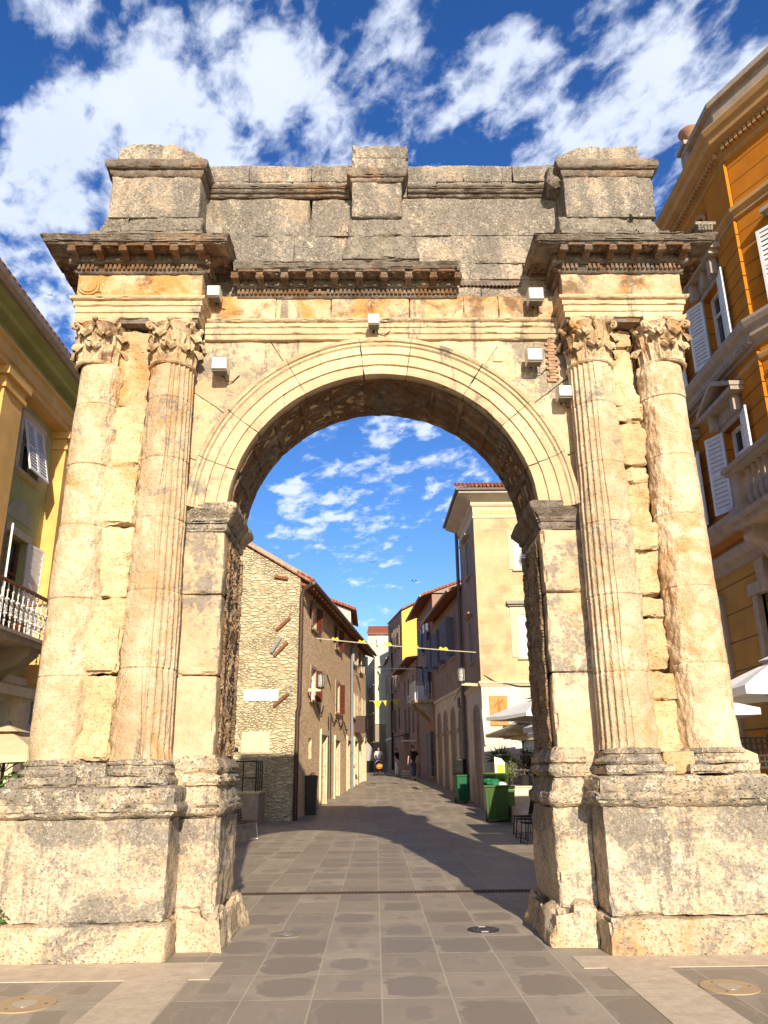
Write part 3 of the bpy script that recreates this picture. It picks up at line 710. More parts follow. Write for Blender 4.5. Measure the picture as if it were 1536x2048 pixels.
for s in (-1, 1): arch_side(s)

# voussoir ring with moulded archivolt
ZC, RI = 4.3, 1.76
angs = [2, 19, 38, 57, 80.6, 97, 121, 145, 162, 178]
loop = [(1.76, 1.65), (1.76, .50), (1.875, .50), (1.878, .475), (2.005, .475), (2.01, .45), (2.10, .45), (2.115, .425), (2.14, .42), (2.15, .395), (2.185, .38), (2.20, .40), (2.20, .62), (2.20, 1.65), (1.76, 1.65)]
def dens(lp, res):
    out = []
    for a_, b_ in zip(lp[:-1], lp[1:]):
        k = max(1, int(math.ceil(math.hypot(b_[0]-a_[0], b_[1]-a_[1])/res)))
        out += [(a_[0]+(b_[0]-a_[0])*q/k, a_[1]+(b_[1]-a_[1])*q/k) for q in range(k)]
    return out+[lp[-1]]
LP = dens(loop, .045)
for i in range(len(angs)-1):
    a0, a1 = R(angs[i])+.0010, R(angs[i+1])-.0010; n = max(3, int((a1-a0)*1.9/.035)); dyy = random.uniform(-.006, .006); drr = random.uniform(-.006, .004)
    mb = MB(); Pn = np.array([[((r_+drr*(r_ < 1.8))*math.cos(t), y_+dyy*(y_ < 1), ZC+(r_+drr*(r_ < 1.8))*math.sin(t)) for (r_, y_) in LP] for t in np.linspace(a0, a1, n+1)])
    mb.grid(Pn)
    for t in (0, -1): mb.poly([tuple(q) for q in Pn[t][:-1]])
    mb.build('voussoir', M['ring'], ARCH, rough=rg(.004, 4, .005, fine=.0015, cut=.012), smooth=True)
# spandrels: radial blocks up to the architrave
sp_ang = [2, 19, 38, 57, 80.6, 97, 121, 145, 162, 178]
ZT, XS = 6.56, 2.30
for i in range(len(sp_ang)-1):
    a0, a1 = R(sp_ang[i])+.002, R(sp_ang[i+1])-.002; T = list(np.linspace(a0, a1, max(6, int((a1-a0)*2.4/.05))))
    ca = math.atan2(ZT-ZC, XS)
    for q in (ca, math.pi-ca):
        if a0 < q < a1: T.append(q)
    T.sort(); n = 16; Pn = np.zeros((len(T), n, 3)); dyy = random.uniform(-.006, .006)
    for a_, t in enumerate(T):
        c_, s_ = math.cos(t), math.sin(t); ro_ = min(XS/abs(c_) if abs(c_) > 1e-6 else 9, (ZT-ZC)/s_ if s_ > 1e-6 else 9)
        for j in range(n):
            rr = 2.19+(ro_-2.19)*j/(n-1); Pn[a_, j] = (c_*rr, YW+dyy, ZC+s_*rr)
    mb = MB(); mb.grid(Pn); Pb = Pn.copy(); Pb[:, :, 1] = .78
    mb.grid(np.stack([Pn[0], Pb[0]])); mb.grid(np.stack([Pn[-1], Pb[-1]]))
    mb.build('spandrel', M['wall'], ARCH, rough=rg(.005, 3, .008, fine=.0015), smooth=True)
T = np.linspace(0, math.pi, 90); Pn = np.zeros((90, 2, 3))
for a_, t in enumerate(T):
    c_, s_ = math.cos(t), math.sin(t); ro_ = min(XS/abs(c_) if abs(c_) > 1e-6 else 9, (ZT-ZC)/s_ if s_ > 1e-6 else 9)
    Pn[a_, 0] = (c_*2.15, .70, ZC+s_*2.15); Pn[a_, 1] = (c_*ro_, .70, ZC+s_*ro_)
mb = MB(); mb.grid(Pn); Pb = Pn.copy(); Pb[:, :, 1] = YB-.01; mb.grid(Pb); mb.grid(np.stack([Pn[:, 0], Pb[:, 0]])); mb.build('spandrel_core', M['wall'], ARCH)
# brick patch and inset repair stone right of the ring, as in the photo
bp = MB()
for j in range(14):
    for i in range(1):
        bp.box(1.985+i*.115+(j % 2)*.03, 2.095+i*.115+(j % 2)*.03, .555, .62, 5.98+j*.041, 6.015+j*.041)
bp.build('brick_patch', M['brickpatch'], ARCH, rough=rg(.006, 20, 0))
bx(1.35, 1.46, .562, .60, 6.26, 6.37).build('repair_stone', M['ring'], ARCH)

# soffit: coffered intrados between raised ribs
so = MB(); RI2 = RI-.006
def ipt(t, y, h): r_ = RI-h; return (r_*math.cos(t), y, ZC+r_*math.sin(t))
na, nyy = 420, 84; Pn = np.zeros((na, nyy, 3)); ts = np.linspace(R(7), R(173), na); ys = np.linspace(.60, 1.58, nyy)
for i, t in enumerate(ts):
    sarc = (t-math.pi/2)*RI     # arc length from crown
    for j, y in enumerate(ys):
        v_ = (y-1.09)/.49; h = -.0
        if abs(sarc) < .62:     # diamond panel at the crown
            q = abs(sarc)/.60+abs(v_)*.95; h = .03 if .86 < q < 1.0 else (.0 if q > 1 else -.0)
            rr = math.hypot(sarc*1.1, v_*.34*1.4)
            if q < .86: h += .03*max(0, math.exp(-((rr-.13)/.035)**2)*(.6+.4*math.sin(math.atan2(v_, sarc)*3+1)))+.035*math.exp(-(rr/.05)**2)
            if q > 1.02: h += .022*max(0, math.sin(sarc*26+v_*5)*math.cos(v_*9-sarc*8))
        else:
            k = (abs(sarc)-.62)/.40; f = k-math.floor(k); w = (v_+1)*1.0; fv = (w*1.2)-math.floor(w*1.2)
            if f < .10 or f > .9 or fv < .08 or fv > .92: h = .032
            else:
                rr = math.hypot((f-.5)*.40, (fv-.5)*.40); an = math.atan2(f-.5, fv-.5)
                h = .028*max(0, 1-rr/.15)*(.55+.45*math.cos(an*5+k))
        e = min(abs(v_+1), abs(v_-1)); 
        if e < .10: h = .035
        h += .009*mnoise.fractal(Vector((sarc, y, 0))*8, 1., 2., 3)
        Pn[i, j] = ipt(t, y, .004+max(-.003, h))
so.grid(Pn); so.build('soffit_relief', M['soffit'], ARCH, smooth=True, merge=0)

# main architrave, frieze, cornice and attic between the projecting blocks
prof = [(0, 6.545), (.05, 6.545), (.05, 6.61), (.066, 6.615), (.066, 6.69), (.082, 6.695), (.082, 6.755), (.115, 6.775), (.12, 6.80), (.06, 6.815), (-.05, 6.815)]
MB().sweep([(-2.14, YW), (-1.6, YW), (2.16, YW)], prof, RS*.8, .02).build('architrave', M['ring'], ARCH, rough=rg(.007, 4, .010, cut=.025, fine=.0015), smooth=True)
def blocks(x0, x1, y0, y1, zc, xj, name, mat, rr, jit=.006, gap=.003):
    mb = MB()
    for r_, (za, zb) in enumerate(zip(zc[:-1], zc[1:])):
        xs = [x0]+[q for q in xj[r_ % len(xj)] if x0 < q < x1]+[x1]
        for xa, xb in zip(xs[:-1], xs[1:]):
            dy_ = random.uniform(-jit, jit); mb.box(xa+gap/2, xb-gap/2, y0+dy_, y1, za+gap/2, zb-gap/2, RS)
    return mb.build(name, mat, ARCH, rough=rr, smooth=True, merge=.0003)
blocks(-2.14, 2.16, YW-.02, 1.6, [6.80, 7.17], [[-1.3, -.62, .35, 1.02, 1.45]], 'frieze', M['frieze'], rg(.010, 3.5, .012, fine=.003, cut=.02))
blocks(-2.3, 2.3, YW, 1.6, [7.165, 7.42, 7.66, 8.08, 8.67, 8.93, 9.19], [[1.25], [.98, 1.8], [-1.1, 1.1, .9], [-.9, 1.3, .55], [-1.15, -.2, .75, 1.6], [-1.72, -.9, .3, 1.1, 1.75]], 'attic_wall', M['attic'], rg(.014, 3, .010, fine=.005, cut=.03), .008)
pth = [(-1.76, YW+.02), (-1.76, YW-.02), (.97, YW-.02), (.97, YW+.02)]
cornice([(-1.78, YW-.02), (.94, YW-.02)], 7.13, M['cornice'], .30)
# ends of the broken cornice, closing slabs
for xe in (-1.78, .94):
    e_ = MB(); e_.box(xe-.02, xe+.02, .27, .60, 7.345, 7.49, .03); e_.build('broken_end', M['crust'], ARCH, rough=rg(.02, 8, .01), smooth=True)
mb = MB()
for q in range(16): mb.box(.99+q*.047, 1.012+q*.047, .535, .60, 7.31, 7.355)
mb.box(.97, 1.76, .55, .60, 7.355, 7.385); mb.box(.985, 1.75, .548, .60, 7.31, 7.356); mb.build('dentils', M['cornice'], ARCH)
# crown moulding of the main attic, in two runs
for xa, xb in ((-2.26, -.40), (.36, 2.22)):
    prof = [(-.02, 8.655), (.02, 8.66), (.03, 8.69), (.07, 8.705), (.075, 8.735), (.10, 8.75), (.105, 8.79), (.03, 8.84), (-.02, 8.845)]
    MB().sweep([(xa, YW-.01), (xb, YW-.01)], prof, RS*.8, .02).build('attic_moulding', M['cornice'], ARCH, rough=rg(.008, 4, .012, fine=.002, cut=.03), smooth=True)
# middle pedestal of the attic
mb = MB(); mb.box(-.36, .27, .30, .8, 8.15, 8.68, RS); mb.build('middle_pedestal', M['attic'], ARCH, rough=rg(.010, 3, .015, fine=.004), smooth=True)
def mw(V):
    V = V.copy(); t = np.clip((V[:, 2]-7.5)/.65, 0, 1); V[:, 0] = (V[:, 0]+.01)*(1-.17*t)-.01; V[:, 1] += (V[:, 1] < .5)*t*.06; return V
mb = MB(); mb.box(-.47, .48, .26, .8, 7.50, 7.86, RS); mb.box(-.46, .45, .28, .8, 7.865, 8.16, RS); mb.build('middle_step', M['crust'], ARCH, rough=rg(.022, 3.5, .03, fine=.007, cut=.03), smooth=True, warp=mw)
prof = [(-.05, 8.66), (.0, 8.66), (.02, 8.685), (.03, 8.72), (.055, 8.735), (.065, 8.78), (.07, 8.84), (.03, 8.87), (-.1, 8.88), (-.35, 8.88)]
MB().sweep([(-.36, .8), (-.36, .30), (.27, .30), (.27, .8)], prof, RS*.7, .02).build('middle_cornice', M['cornice'], ARCH, rough=rg(.008, 5, .012, fine=.002), smooth=True)
mb = MB(); mb.box(-.36, .36, .30, .9, 8.86, 9.06, RS); mb.box(-.35, .36, .31, .9, 9.065, 9.27, RS); mb.build('middle_cap', M['attic'], ARCH, rough=rg(.016, 4, .025, fine=.005, cut=.04), smooth=True)

# floodlights fixed to the arch
def floodlight(x, y, z, rx, label, w=.185):
    t = thing('floodlight', label, 'floodlight', (x, y, z), group='white floodlight boxes on the arch')
    mb = MB(); mb.box(x-w/2, x+w/2, y-.12, y+.04, z-w*.46, z+w*.46); o = mb.build('housing', M['lampbox'], t)
    bv = o.modifiers.new('bevel', 'BEVEL'); bv.width = .008; bv.segments = 2
    bx(x-w*.42, x+w*.42, y-.10, y+.02, z-w*.46-.012, z-w*.46-.001).build('lens', M['gutter'], t)
    MB().tube([(x, y+.04, z-.02), (x, y+.13, z-.05)], .014, 6).build('bracket', M['dark'], t)
    MB().tube([(x+.03, y+.03, z-w*.4), (x+.05, y+.08, z-w*.75), (x+.12, y+.125, z-w*.7), (x+.2, y+.13, z-w*.2)], .006, 5).build('cable', M['dark'], t)
    if w > .15: MB().tube([(x-w*.46, y-.12-.002, z-w*.42), (x+w*.46, y-.122, z-w*.42), (x+w*.46, y-.122, z+w*.42), (x-w*.46, y-.122, z+w*.42), (x-w*.46, y-.122, z-w*.42)], .004, 4).build('bezel', M['gutter'], t)
floodlight(-2.03, .44, 7.10, 0, 'white floodlight box under the broken cornice beside the left column block', .16)
floodlight(-1.905, .44, 6.12, 0, 'white floodlight box on the left spandrel near the left inner capital')
floodlight(-.095, .38, 6.67, 0, 'small white floodlight box over the crown of the arch', .135)
floodlight(1.875, .44, 7.05, 0, 'white floodlight box tucked under the cornice by the right column block')
floodlight(1.80, .44, 6.22, 0, 'white floodlight box on dark stained stone of the right spandrel')
floodlight(2.12, .44, 5.74, 0, 'lowest white floodlight box, touching the right fluted shaft', .16)

# ------------------------------------------------------------------ buildings
class Fc:
    """facade frame: u along the wall, z up, d outward"""
    def __init__(s, p0, p1, left_out=True):
        s.p0 = np.array(p0, float); v = np.array(p1, float)-s.p0; s.L = np.linalg.norm(v); s.t = v/s.L
        s.n = np.array((-s.t[1], s.t[0])) if left_out else np.array((s.t[1], -s.t[0]))
    def P(s, u, z, d=0): q = s.p0+s.t*u+s.n*d; return (q[0], q[1], z)
    def box(s, mb, u0, u1, z0, z1, d0, d1):
        c = s.P((u0+u1)/2, (z0+z1)/2, (d0+d1)/2); t, n = s.t, s.n
        return mb.obox(c, (*(t*(u1-u0)/2), 0), (*(n*(d1-d0)/2), 0), (0, 0, (z1-z0)/2))
    def wall(s, mb, z0, z1, holes, dep=.2, u0=0., u1=None):
        u1 = s.L if u1 is None else u1
        us = sorted({u0, u1, *[q for h in holes for q in h[:2] if u0 < q < u1]}); zs = sorted({z0, z1, *[q for h in holes for q in h[2:4] if z0 < q < z1]})
        for a, b in zip(us[:-1], us[1:]):
            for c, e in zip(zs[:-1], zs[1:]):
                mu, mz = (a+b)/2, (c+e)/2
                if any(h[0] < mu < h[1] and h[2] < mz < h[3] for h in holes): continue
                mb.quad(s.P(a, c), s.P(b, c), s.P(b, e), s.P(a, e))
        for h in holes:
            a, b, c, e = h[:4]
            for (A, B) in (((a, c), (b, c)), ((b, c), (b, e)), ((b, e), (a, e)), ((a, e), (a, c))):
                mb.quad(s.P(*A), s.P(*B), s.P(*B, -dep), s.P(*A, -dep))
        return mb
def shutter(F, par, u0, u1, z0, z1, d, mat, slats=10, tilt=0.):
    """louvred leaf lying in the facade plane, tilt swings its bottom outward"""
    mb = MB(); w = min(.055, (u1-u0)*.16); h = z1-z0
    F.box(mb, u0, u0+w, z0, z1, d, d+.035); F.box(mb, u1-w, u1, z0, z1, d, d+.035)
    for zz_ in (z0, z0+h*.48, z1-w): F.box(mb, u0+w, u1-w, zz_, zz_+w, d, d+.035)
    for i in range(slats):
        zz_ = z0+w+(h-2*w)*(i+.5)/slats
        c = F.P((u0+u1)/2, zz_, d+.017); n, t = F.n, F.t; sh = (h/slats)*.42
        mb.obox(c, (*(t*(u1-u0-2*w)/2), 0), (*(n*.012), -sh), (*(n*.003), .003))
    def wp(V):
        if not tilt: return V
        V = V.copy(); k = (z1-V[:, 2])*tilt; V[:, 0] += F.n[0]*k; V[:, 1] += F.n[1]*k; return V
    return mb.build('shutter', mat, par, merge=0, warp=wp)
def leaf_open(F, par, u, z0, z1, w, ang, mat, side, slats=9, d=.03):
    """shutter leaf hinged at u, opened by ang degrees from closed"""
    a = R(ang); t2 = F.t*side*math.cos(a)+F.n*math.sin(a); F2 = Fc(F.P(u, 0, d)[:2], tuple(np.array(F.P(u, 0, d)[:2])+t2)); 
    F2.n = np.array((-t2[1], t2[0]))
    return shutter(F2, par, 0, w, z0, z1, -.015, mat, slats)
def window(F, T, u0, u1, z0, z1, fr='white', dep=.18, sill=.05, surround=0, smat='stonetrim', shut=None, shmat='shutter_w', slats=10, mull=True, head=0, open_w=None, ang=(170, 170), tilt=0., curtain=False, key=False):
    mb = MB(); w = .06
    F.box(mb, u0, u0+w, z0, z1, -dep, -dep+.06); F.box(mb, u1-w, u1, z0, z1, -dep, -dep+.06); F.box(mb, u0+w, u1-w, z0, z0+w, -dep, -dep+.06); F.box(mb, u0+w, u1-w, z1-w, z1, -dep, -dep+.06)
    if mull:
        um = (u0+u1)/2; F.box(mb, um-.03, um+.03, z0+w, z1-w, -dep+.002, -dep+.055); zm = z0+(z1-z0)*.68; F.box(mb, u0+w, um-.03, zm-.025, zm+.025, -dep+.003, -dep+.052); F.box(mb, um+.03, u1-w, zm-.025, zm+.025, -dep+.003, -dep+.052)
    W_ = mb.build('window', M[fr], T)
    F.box(MB(), u0, u1, z0, z1, -dep-.03, -dep+.012).build('pane', M['glass'], W_)
    if sill: F.box(MB(), u0-.10, u1+.10, z0-sill-.03, z0-.003, -.02, .10).build('sill', M[smat], W_)
    if surround:
        q = surround; sb = MB(); F.box(sb, u0-q, u0, z0, z1, -.01, .035); F.box(sb, u1, u1+q, z0, z1, -.01, .035); F.box(sb, u0-q, u1+q, z1, z1+q, -.01, .04)
        sb.build('surround', M[smat], W_)
    if head: hb = MB(); F.box(hb, u0-.22, u1+.22, z1+head, z1+head+.08, 0, .20); F.box(hb, u0-.15, u1+.15, z1+head-.06, z1+head-.001, 0, .13); hb.build('head_moulding', M[smat], W_)
    if shut == 'closed':
        um = (u0+u1)/2; shutter(F, W_, u0, um-.004, z0, z1, -.03, M[shmat], slats); shutter(F, W_, um+.004, u1, z0, z1, -.03, M[shmat], slats)
    elif shut == 'tilt':
        um = (u0+u1)/2; shutter(F, W_, u0, um-.004, z0, z1, .0, M[shmat], slats, tilt); shutter(F, W_, um+.004, u1, z0, z1, .0, M[shmat], slats, tilt)
    elif shut == 'open':
        ow = open_w or (u1-u0)/2
        leaf_open(F, W_, u0, z0, z1, ow, ang[0], M[shmat], 1, slats); leaf_open(F, W_, u1, z0, z1, ow, ang[1], M[shmat], -1, slats)
    return W_
def body(T, F, depth, z0, z1, holes, mat, dep=.2, name='wall', gables=None, back=True):
    mb = MB(); F.wall(mb, z0, z1, holes, dep)
    A, B, C_, D = F.P(0, z0), F.P(F.L, z0), F.P(F.L, z0, -depth), F.P(0, z0, -depth); up = lambda p, z: (p[0], p[1], z)
    for p, q in ((A, D), (B, C_), (C_, D)): mb.quad(p, q, up(q, z1), up(p, z1))
    if not gables: mb.quad(up(A, z1-.01), up(B, z1-.01), up(C_, z1-.01), up(D, z1-.01))
    return mb.build(name, mat, T)
def pitched(T, F, depth, z1, rise, over=.45, u0=-.1, u1=None, mat='tiles', eave='wood', gut=True, gmat=None, wallmat=None):
    """roof with its ridge parallel to the facade; gable triangles close the ends"""
    u1 = F.L+.1 if u1 is None else u1; r = MB(); k = rise/(depth/2); zl = z1-over*k
    sec = [(over, zl), (-depth/2, z1+rise), (-depth-over, zl), (-depth-over, zl+.12), (-depth/2, z1+rise+.13), (over, zl+.12)]
    r.slab([F.P(u0, z, d) for d, z in sec], tuple(np.array(F.P(u1, 0))-np.array(F.P(u0, 0))))
    ro = r.build('roof', M[mat], T)
    if gut:
        gb = MB(); gb.tube([F.P(u0, zl+.02, over+.05), F.P(u1, zl+.02, over+.05)], .07, 8); gb.build('gutter', M[gmat or 'gutter'], T)
    if wallmat:
        for uu in (0, F.L):
            g_ = MB(); tr = [F.P(uu, z1-.02, 0), F.P(uu, z1-.02, -depth), F.P(uu, z1+rise-.02, -depth/2)]; g_.slab(tr, tuple(F.t[i]*(.15 if uu == 0 else -.15) if i < 2 else 0 for i in range(3))); g_.build('gable', wallmat, T)
    return ro
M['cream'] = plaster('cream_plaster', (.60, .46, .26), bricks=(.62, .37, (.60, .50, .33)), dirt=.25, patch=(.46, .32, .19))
M['white_pl'] = plaster('white_plaster', (.62, .57, .49), dirt=.35)
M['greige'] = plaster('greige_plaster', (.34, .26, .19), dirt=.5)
M['pinkpl'] = plaster('pink_plaster', (.38, .22, .16), dirt=.5)
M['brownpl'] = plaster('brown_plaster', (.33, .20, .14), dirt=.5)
M['yellowpl'] = plaster('yellow_plaster', (.70, .48, .10), dirt=.15)
M['palepl'] = plaster('pale_plaster', (.58, .54, .43), dirt=.35)
M['tanpl'] = plaster('tan_plaster', (.30, .245, .165), dirt=.5)
M['ochre'] = plaster('ochre_plaster', (.50, .165, .008), groove=.42, off=.1, dirt=.2, gcol=(.16, .06, .01))
M['ochre_p'] = plaster('ochre_plain', (.50, .175, .010), dirt=.2)
M['ochre_g'] = plaster('ochre_ground_floor', (.42, .22, .05), groove=.62, off=.2, dirt=.35, gcol=(.12, .06, .02))
M['ochretrim'] = plaster('ochre_trim', (.48, .27, .10), dirt=.35)
M['olive'] = plaster('olive_plaster', (.42, .43, .17), dirt=.2)
M['olive_d'] = plaster('dark_olive', (.13, .14, .085), dirt=.2)
M['tantrim'] = plaster('tan_trim', (.72, .42, .13), dirt=.15)
M['creamtrim'] = plain('cream_trim', (.60, .50, .34), .8, dirt=.3)

# stone house on the left of the street
T = thing('stone_house', 'old rubble stone house with oxblood shutters and bare gable, left of the street', 'house', (-2.7, 19, 0))
FA = Fc((-1.98, 24.7), (-2.7, 19), True); FA.n = np.array((FA.t[1], -FA.t[0])); 
FA = Fc((-2.7, 19), (-1.98, 24.7), False); FB = Fc((-1.98, 24.7), (-.62, 37), False)
hA = [(2.0, 2.85, 6.58, 7.48), (2.05, 2.95, 3.98, 5.12), (1.95, 2.45, 1.95, 2.65), (4.15, 5.25, .25, 2.85)]
hB = [(1.5, 2.4, 6.6, 7.5), (1.75, 2.75, 3.9, 5.15), (1.6, 2.75, .35, 2.75), (5.2, 6.2, .55, 2.85), (7.6, 8.7, .75, 2.9), (9.8, 10.8, .9, 3.0), (6.6, 7.5, 6.6, 7.5), (6.7, 7.5, 4.0, 5.1), (9.5, 10.2, 6.5, 7.4), (9.7, 10.5, 4.1, 5.1), (11.5, 12.1, .9, 3.0)]
mb = MB(); FA.wall(mb, -.1, 7.95, hA); mb.build('street_wall', M['rubble2'], T)
mb = MB(); FB.wall(mb, -.1, 7.95, hB); mb.quad(FB.P(FB.L, -.1), FB.P(FB.L, -.1, -5), FB.P(FB.L, 8, -5), FB.P(FB.L, 8)); mb.build('street_wall', M['rubble2'], T)
mb = MB(); mb.slab([(-9.5, 19, -.1), (-2.7, 19, -.1), (-2.7, 19, 8.0), (-7.0, 19, 10.5), (-9.5, 19, 9.1)], (0, .3, 0)); mb.build('gable_wall', M['rubble'], T)
# roof: near slope falls to the street eave
rf = MB(); ev = [(-2.3, 18.9, 7.78), (-1.55, 24.7, 7.70), (-.12, 37.1, 7.72)]; rd = [(-7.0, 18.9, 10.62), (-6.4, 24.7, 10.5), (-5.2, 37.1, 10.4)]
for i in range(2):
    a, b, c, e = ev[i], ev[i+1], rd[i+1], rd[i]; rf.slab([a, b, c, e], (0, 0, .10)); rf.slab([e, c, (c[0]-3, c[1], c[2]-1.7), (e[0]-3, e[1], e[2]-1.7)], (0, 0, .10))
rf.build('roof', M['tiles'], T)
rt_ = MB(); 
for i in range(150):
    t = i/149.; k = 0 if t < .32 else 1; q = t/.32 if k == 0 else (t-.32)/.68; p = np.array(ev[k])*(1-q)+np.array(ev[k+1])*q; rt_.tube([p+(.06, 0, .12), p+(-.5, 0, .12+.30)], .055, 6)
struct_ = rt_.build('eave_tiles', M['tiles'], T, merge=0)
cb = MB(); cb.slab([(-2.35, 18.88, 7.86), (-7.0, 18.88, 10.62), (-7.0, 18.88, 10.80), (-2.35, 18.88, 8.02)], (0, .35, 0)); cb.build('verge_coping', M['stonetrim'], T)
for i in range(34):
    eb = MB()
    t = (i+.5)/34; k = 0 if t < .32 else 1; q = t/.32 if k == 0 else (t-.32)/.68; p = np.array(ev[k])*(1-q)+np.array(ev[k+1])*q; eb.obox(p+(-.25, 0, -.02), (.30, 0, -.12), (0, .035, 0), (0, 0, .05)); eb.build('rafter_end', M['wood'], T, merge=0)
gt = MB(); gt.tube([np.array(p)+(.08, 0, .02) for p in ev], .07, 8); gt.build('gutter', M['gutter'], T)
M['ppipe'] = plain('pipe_brown', (.06, .03, .022), .5)
MB().tube([(-2.25, 18.85, 7.75), (-2.55, 18.9, 7.55), (-2.63, 18.92, 7.3), (-2.63, 18.92, 3.6), (-2.68, 18.92, 3.4), (-2.68, 18.92, .02)], .075, 10).build('drainpipe', M['ppipe'], T)
MB().tube([FB.P(6.0, 7.6, .5), FB.P(6.0, 7.2, .12), FB.P(6.0, .6, .12)], .06, 8).build('drainpipe', M['shutter_g'], T)
for F, h, ang in ((FA, hA[0], (168, 160)), (FA, hA[1], (168, 160)), (FB, hB[0], (165, 160)), (FB, hB[1], (165, 160))):
    window(F, T, h[0], h[1], h[2], h[3], dep=.14, shut='open', shmat='shutter_r', open_w=.44, ang=ang, surround=.10, slats=6)
for h in (hB[6], hB[7], hB[8], hB[9]): window(FB, T, h[0], h[1], h[2], h[3], shut='open', shmat='creamtrim', open_w=.4, ang=(160, 160), slats=5)
for F, h in ((FA, hA[3]), (FB, hB[2]), (FB, hB[3]), (FB, hB[4]), (FB, hB[5]), (FB, hB[10])):
    mb = MB(); F.box(mb, h[0], h[1], h[2], h[3], -.19, -.15); D = mb.build('door', M['dark'], T)
    mb = MB(); q = .13; F.box(mb, h[0]-q, h[0], h[2]-.2, h[3], -.02, .06); F.box(mb, h[1], h[1]+q, h[2]-.2, h[3], -.02, .06); F.box(mb, h[0]-q-.03, h[1]+q+.03, h[3], h[3]+.2, -.02, .08); mb.build('door_frame', M['creamtrim'], D)
    mb = MB(); F.box(mb, h[1]-.45, h[1]-.02, h[2]+.1, h[3]-.35, -.14, -.10); mb.build('glass_leaf', M['glass'], D)
# shop sign box and cables on the wall
MB_ = MB(); FB.box(MB_, 7.6, 8.3, 3.3, 4.1, .02, .55); MB_.build('shop_sign', M['ppipe'], T)
cpts = [FA.P(3.2, 3.9, .05)]
for i in range(40): t = i/39; cpts.append(FA.P(3.3+t*2.4, 3.75-.25*math.sin(t*9)*math.sin(t*3.1), .06) if t < .45 else FB.P((t-.45)*9, 3.75-.35*t+.16*math.sin(t*31), .06))
MB().tube(cpts[:19], .02, 5).build('wall_cable', M['dark'], T); MB().tube(cpts[19:], .025, 5).build('wall_cable', M['dark'], T)
for F, u in ((FA, 5.5), (FB, .3)): MB().tube([F.P(u, 3.6, .05), F.P(u+.05, .5, .05)], .02, 5).build('wall_cable', M['dark'], T)
# timber cramps left in the gable
def timber(xa, za, xb, zb, label, dpt=.10, mat='wood'):
    a_, b_ = np.array((xa, 18.93, za)), np.array((xb, 18.93, zb)); v = b_-a_; L = np.linalg.norm(v); v /= L; w_ = np.array((-v[2], 0, v[0]))
    o = MB().obox((a_+b_)/2, v*L/2, w_*.045, (0, dpt/2, 0)).build('timber_beam', M[mat], rough=rg(.006, 8, 0)); tag(o, label, 'beam', 'timber beams fixed to the stone gable')
timber(-3.60, 8.04, -3.12, 7.95, 'dark level timber beam high on the stone gable')
timber(-3.46, 6.16, -3.02, 6.58, 'slanting timber beam on the gable, second from the top')
timber(-3.62, 5.38, -3.31, 5.90, 'thin grey timber beam beside the brown one mid gable', mat='shutter_g')
timber(-3.52, 5.28, -3.08, 5.74, 'brown slanting timber beam mid gable with a loose wire')
timber(-3.48, 3.62, -3.0, 4.02, 'lowest brown timber beam beside the white plaques')
def plaque(x0, x1, z0, z1, label, lines, y=18.985):
    t = thing('wall_plaque', label, 'plaque', ((x0+x1)/2, y, z0))
    bx(x0, x1, y-.02, y+.03, z0, z1).build('panel', M['white'], t)
    mb = MB()
    for (a_, b_, z_, hh) in lines:
        n_ = max(3, int((b_-a_)/.022)); rr = random.Random(int(x0*100))
        for i in range(n_):
            if rr.random() < .18: continue
            xx = a_+(b_-a_)*i/n_; mb.box(xx, xx+.013, y-.0235, y-.0205, z_, z_+hh*rr.uniform(.6, 1))
    cx_ = (x0+x1)/2; 
    if lines: mb.slab([(cx_-.03, y-.0205, z1-.06), (cx_+.03, y-.0205, z1-.06), (cx_+.03, y-.0205, z1-.10), (cx_, y-.0205, z1-.135), (cx_-.03, y-.0205, z1-.10)], (0, -.003, 0)); mb.build('lettering', M['stonetrim'], t, merge=0)
plaque(-4.50, -3.925, 3.79, 4.16, 'left one of two white street plaques on the stone gable', [(-4.38, -4.05, 3.93, .025)])
plaque(-3.915, -3.34, 3.79, 4.16, 'right one of two white street plaques on the stone gable', [(-3.74, -3.50, 3.99, .018), (-3.78, -3.66, 3.92, .025), (-3.62, -3.50, 3.92, .025)])
t = thing('wall_panel', 'blank cream square panel low on the stone gable', 'panel', (-4.05, 18.98, 2.08)); mb = bx(-4.50, -3.57, 18.95, 19.02, 2.08, 2.80); mb.build('panel', M['creamtrim'], t)

# cream corner house with overhanging eaves
T = thing('corner_house', 'tall cream corner house with painted block joints, white shutters and deep eaves', 'house', (3.75, 21, 0))
F1 = Fc((3.75, 21), (9.8, 21), False); F2 = Fc((3.68, 25.4), (3.75, 21), False)
h1 = [(1.50, 2.55, 8.75, 10.05), (1.50, 2.55, 5.42, 7.0), (4.0, 5.0, 8.75, 10.05), (4.0, 5.0, 5.42, 7.0)]
mb = MB(); F1.wall(mb, 4.5, 11.4, h1); mb.build('wall', M['cream'], T)
h1b = [(1.35, 2.6, 1.1, 3.3)]
mb = MB(); F1.wall(mb, -.1, 4.5, h1b, .3); mb.build('ground_floor_wall', M['white_pl'], T); mb = MB(); F1.box(mb, 1.35, 2.6, 1.1, 3.3, -.32, -.26); mb.build('shop_window', M['glass'], T)
mb = MB(); F1.box(mb, .7, 1.15, 2.55, 3.05, 0, .03); mb.build('menu_board', M['dark'], T)
h2 = [(2.0, 2.9, 8.9, 10.3), (2.0, 2.9, 5.5, 7.1)]
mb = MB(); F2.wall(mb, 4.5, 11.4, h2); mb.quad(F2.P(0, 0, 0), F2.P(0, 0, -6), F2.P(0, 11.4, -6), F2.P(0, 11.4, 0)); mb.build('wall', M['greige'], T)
mb = MB(); F2.wall(mb, -.1, 4.5, []); mb.build('ground_floor_wall', M['white_pl'], T)
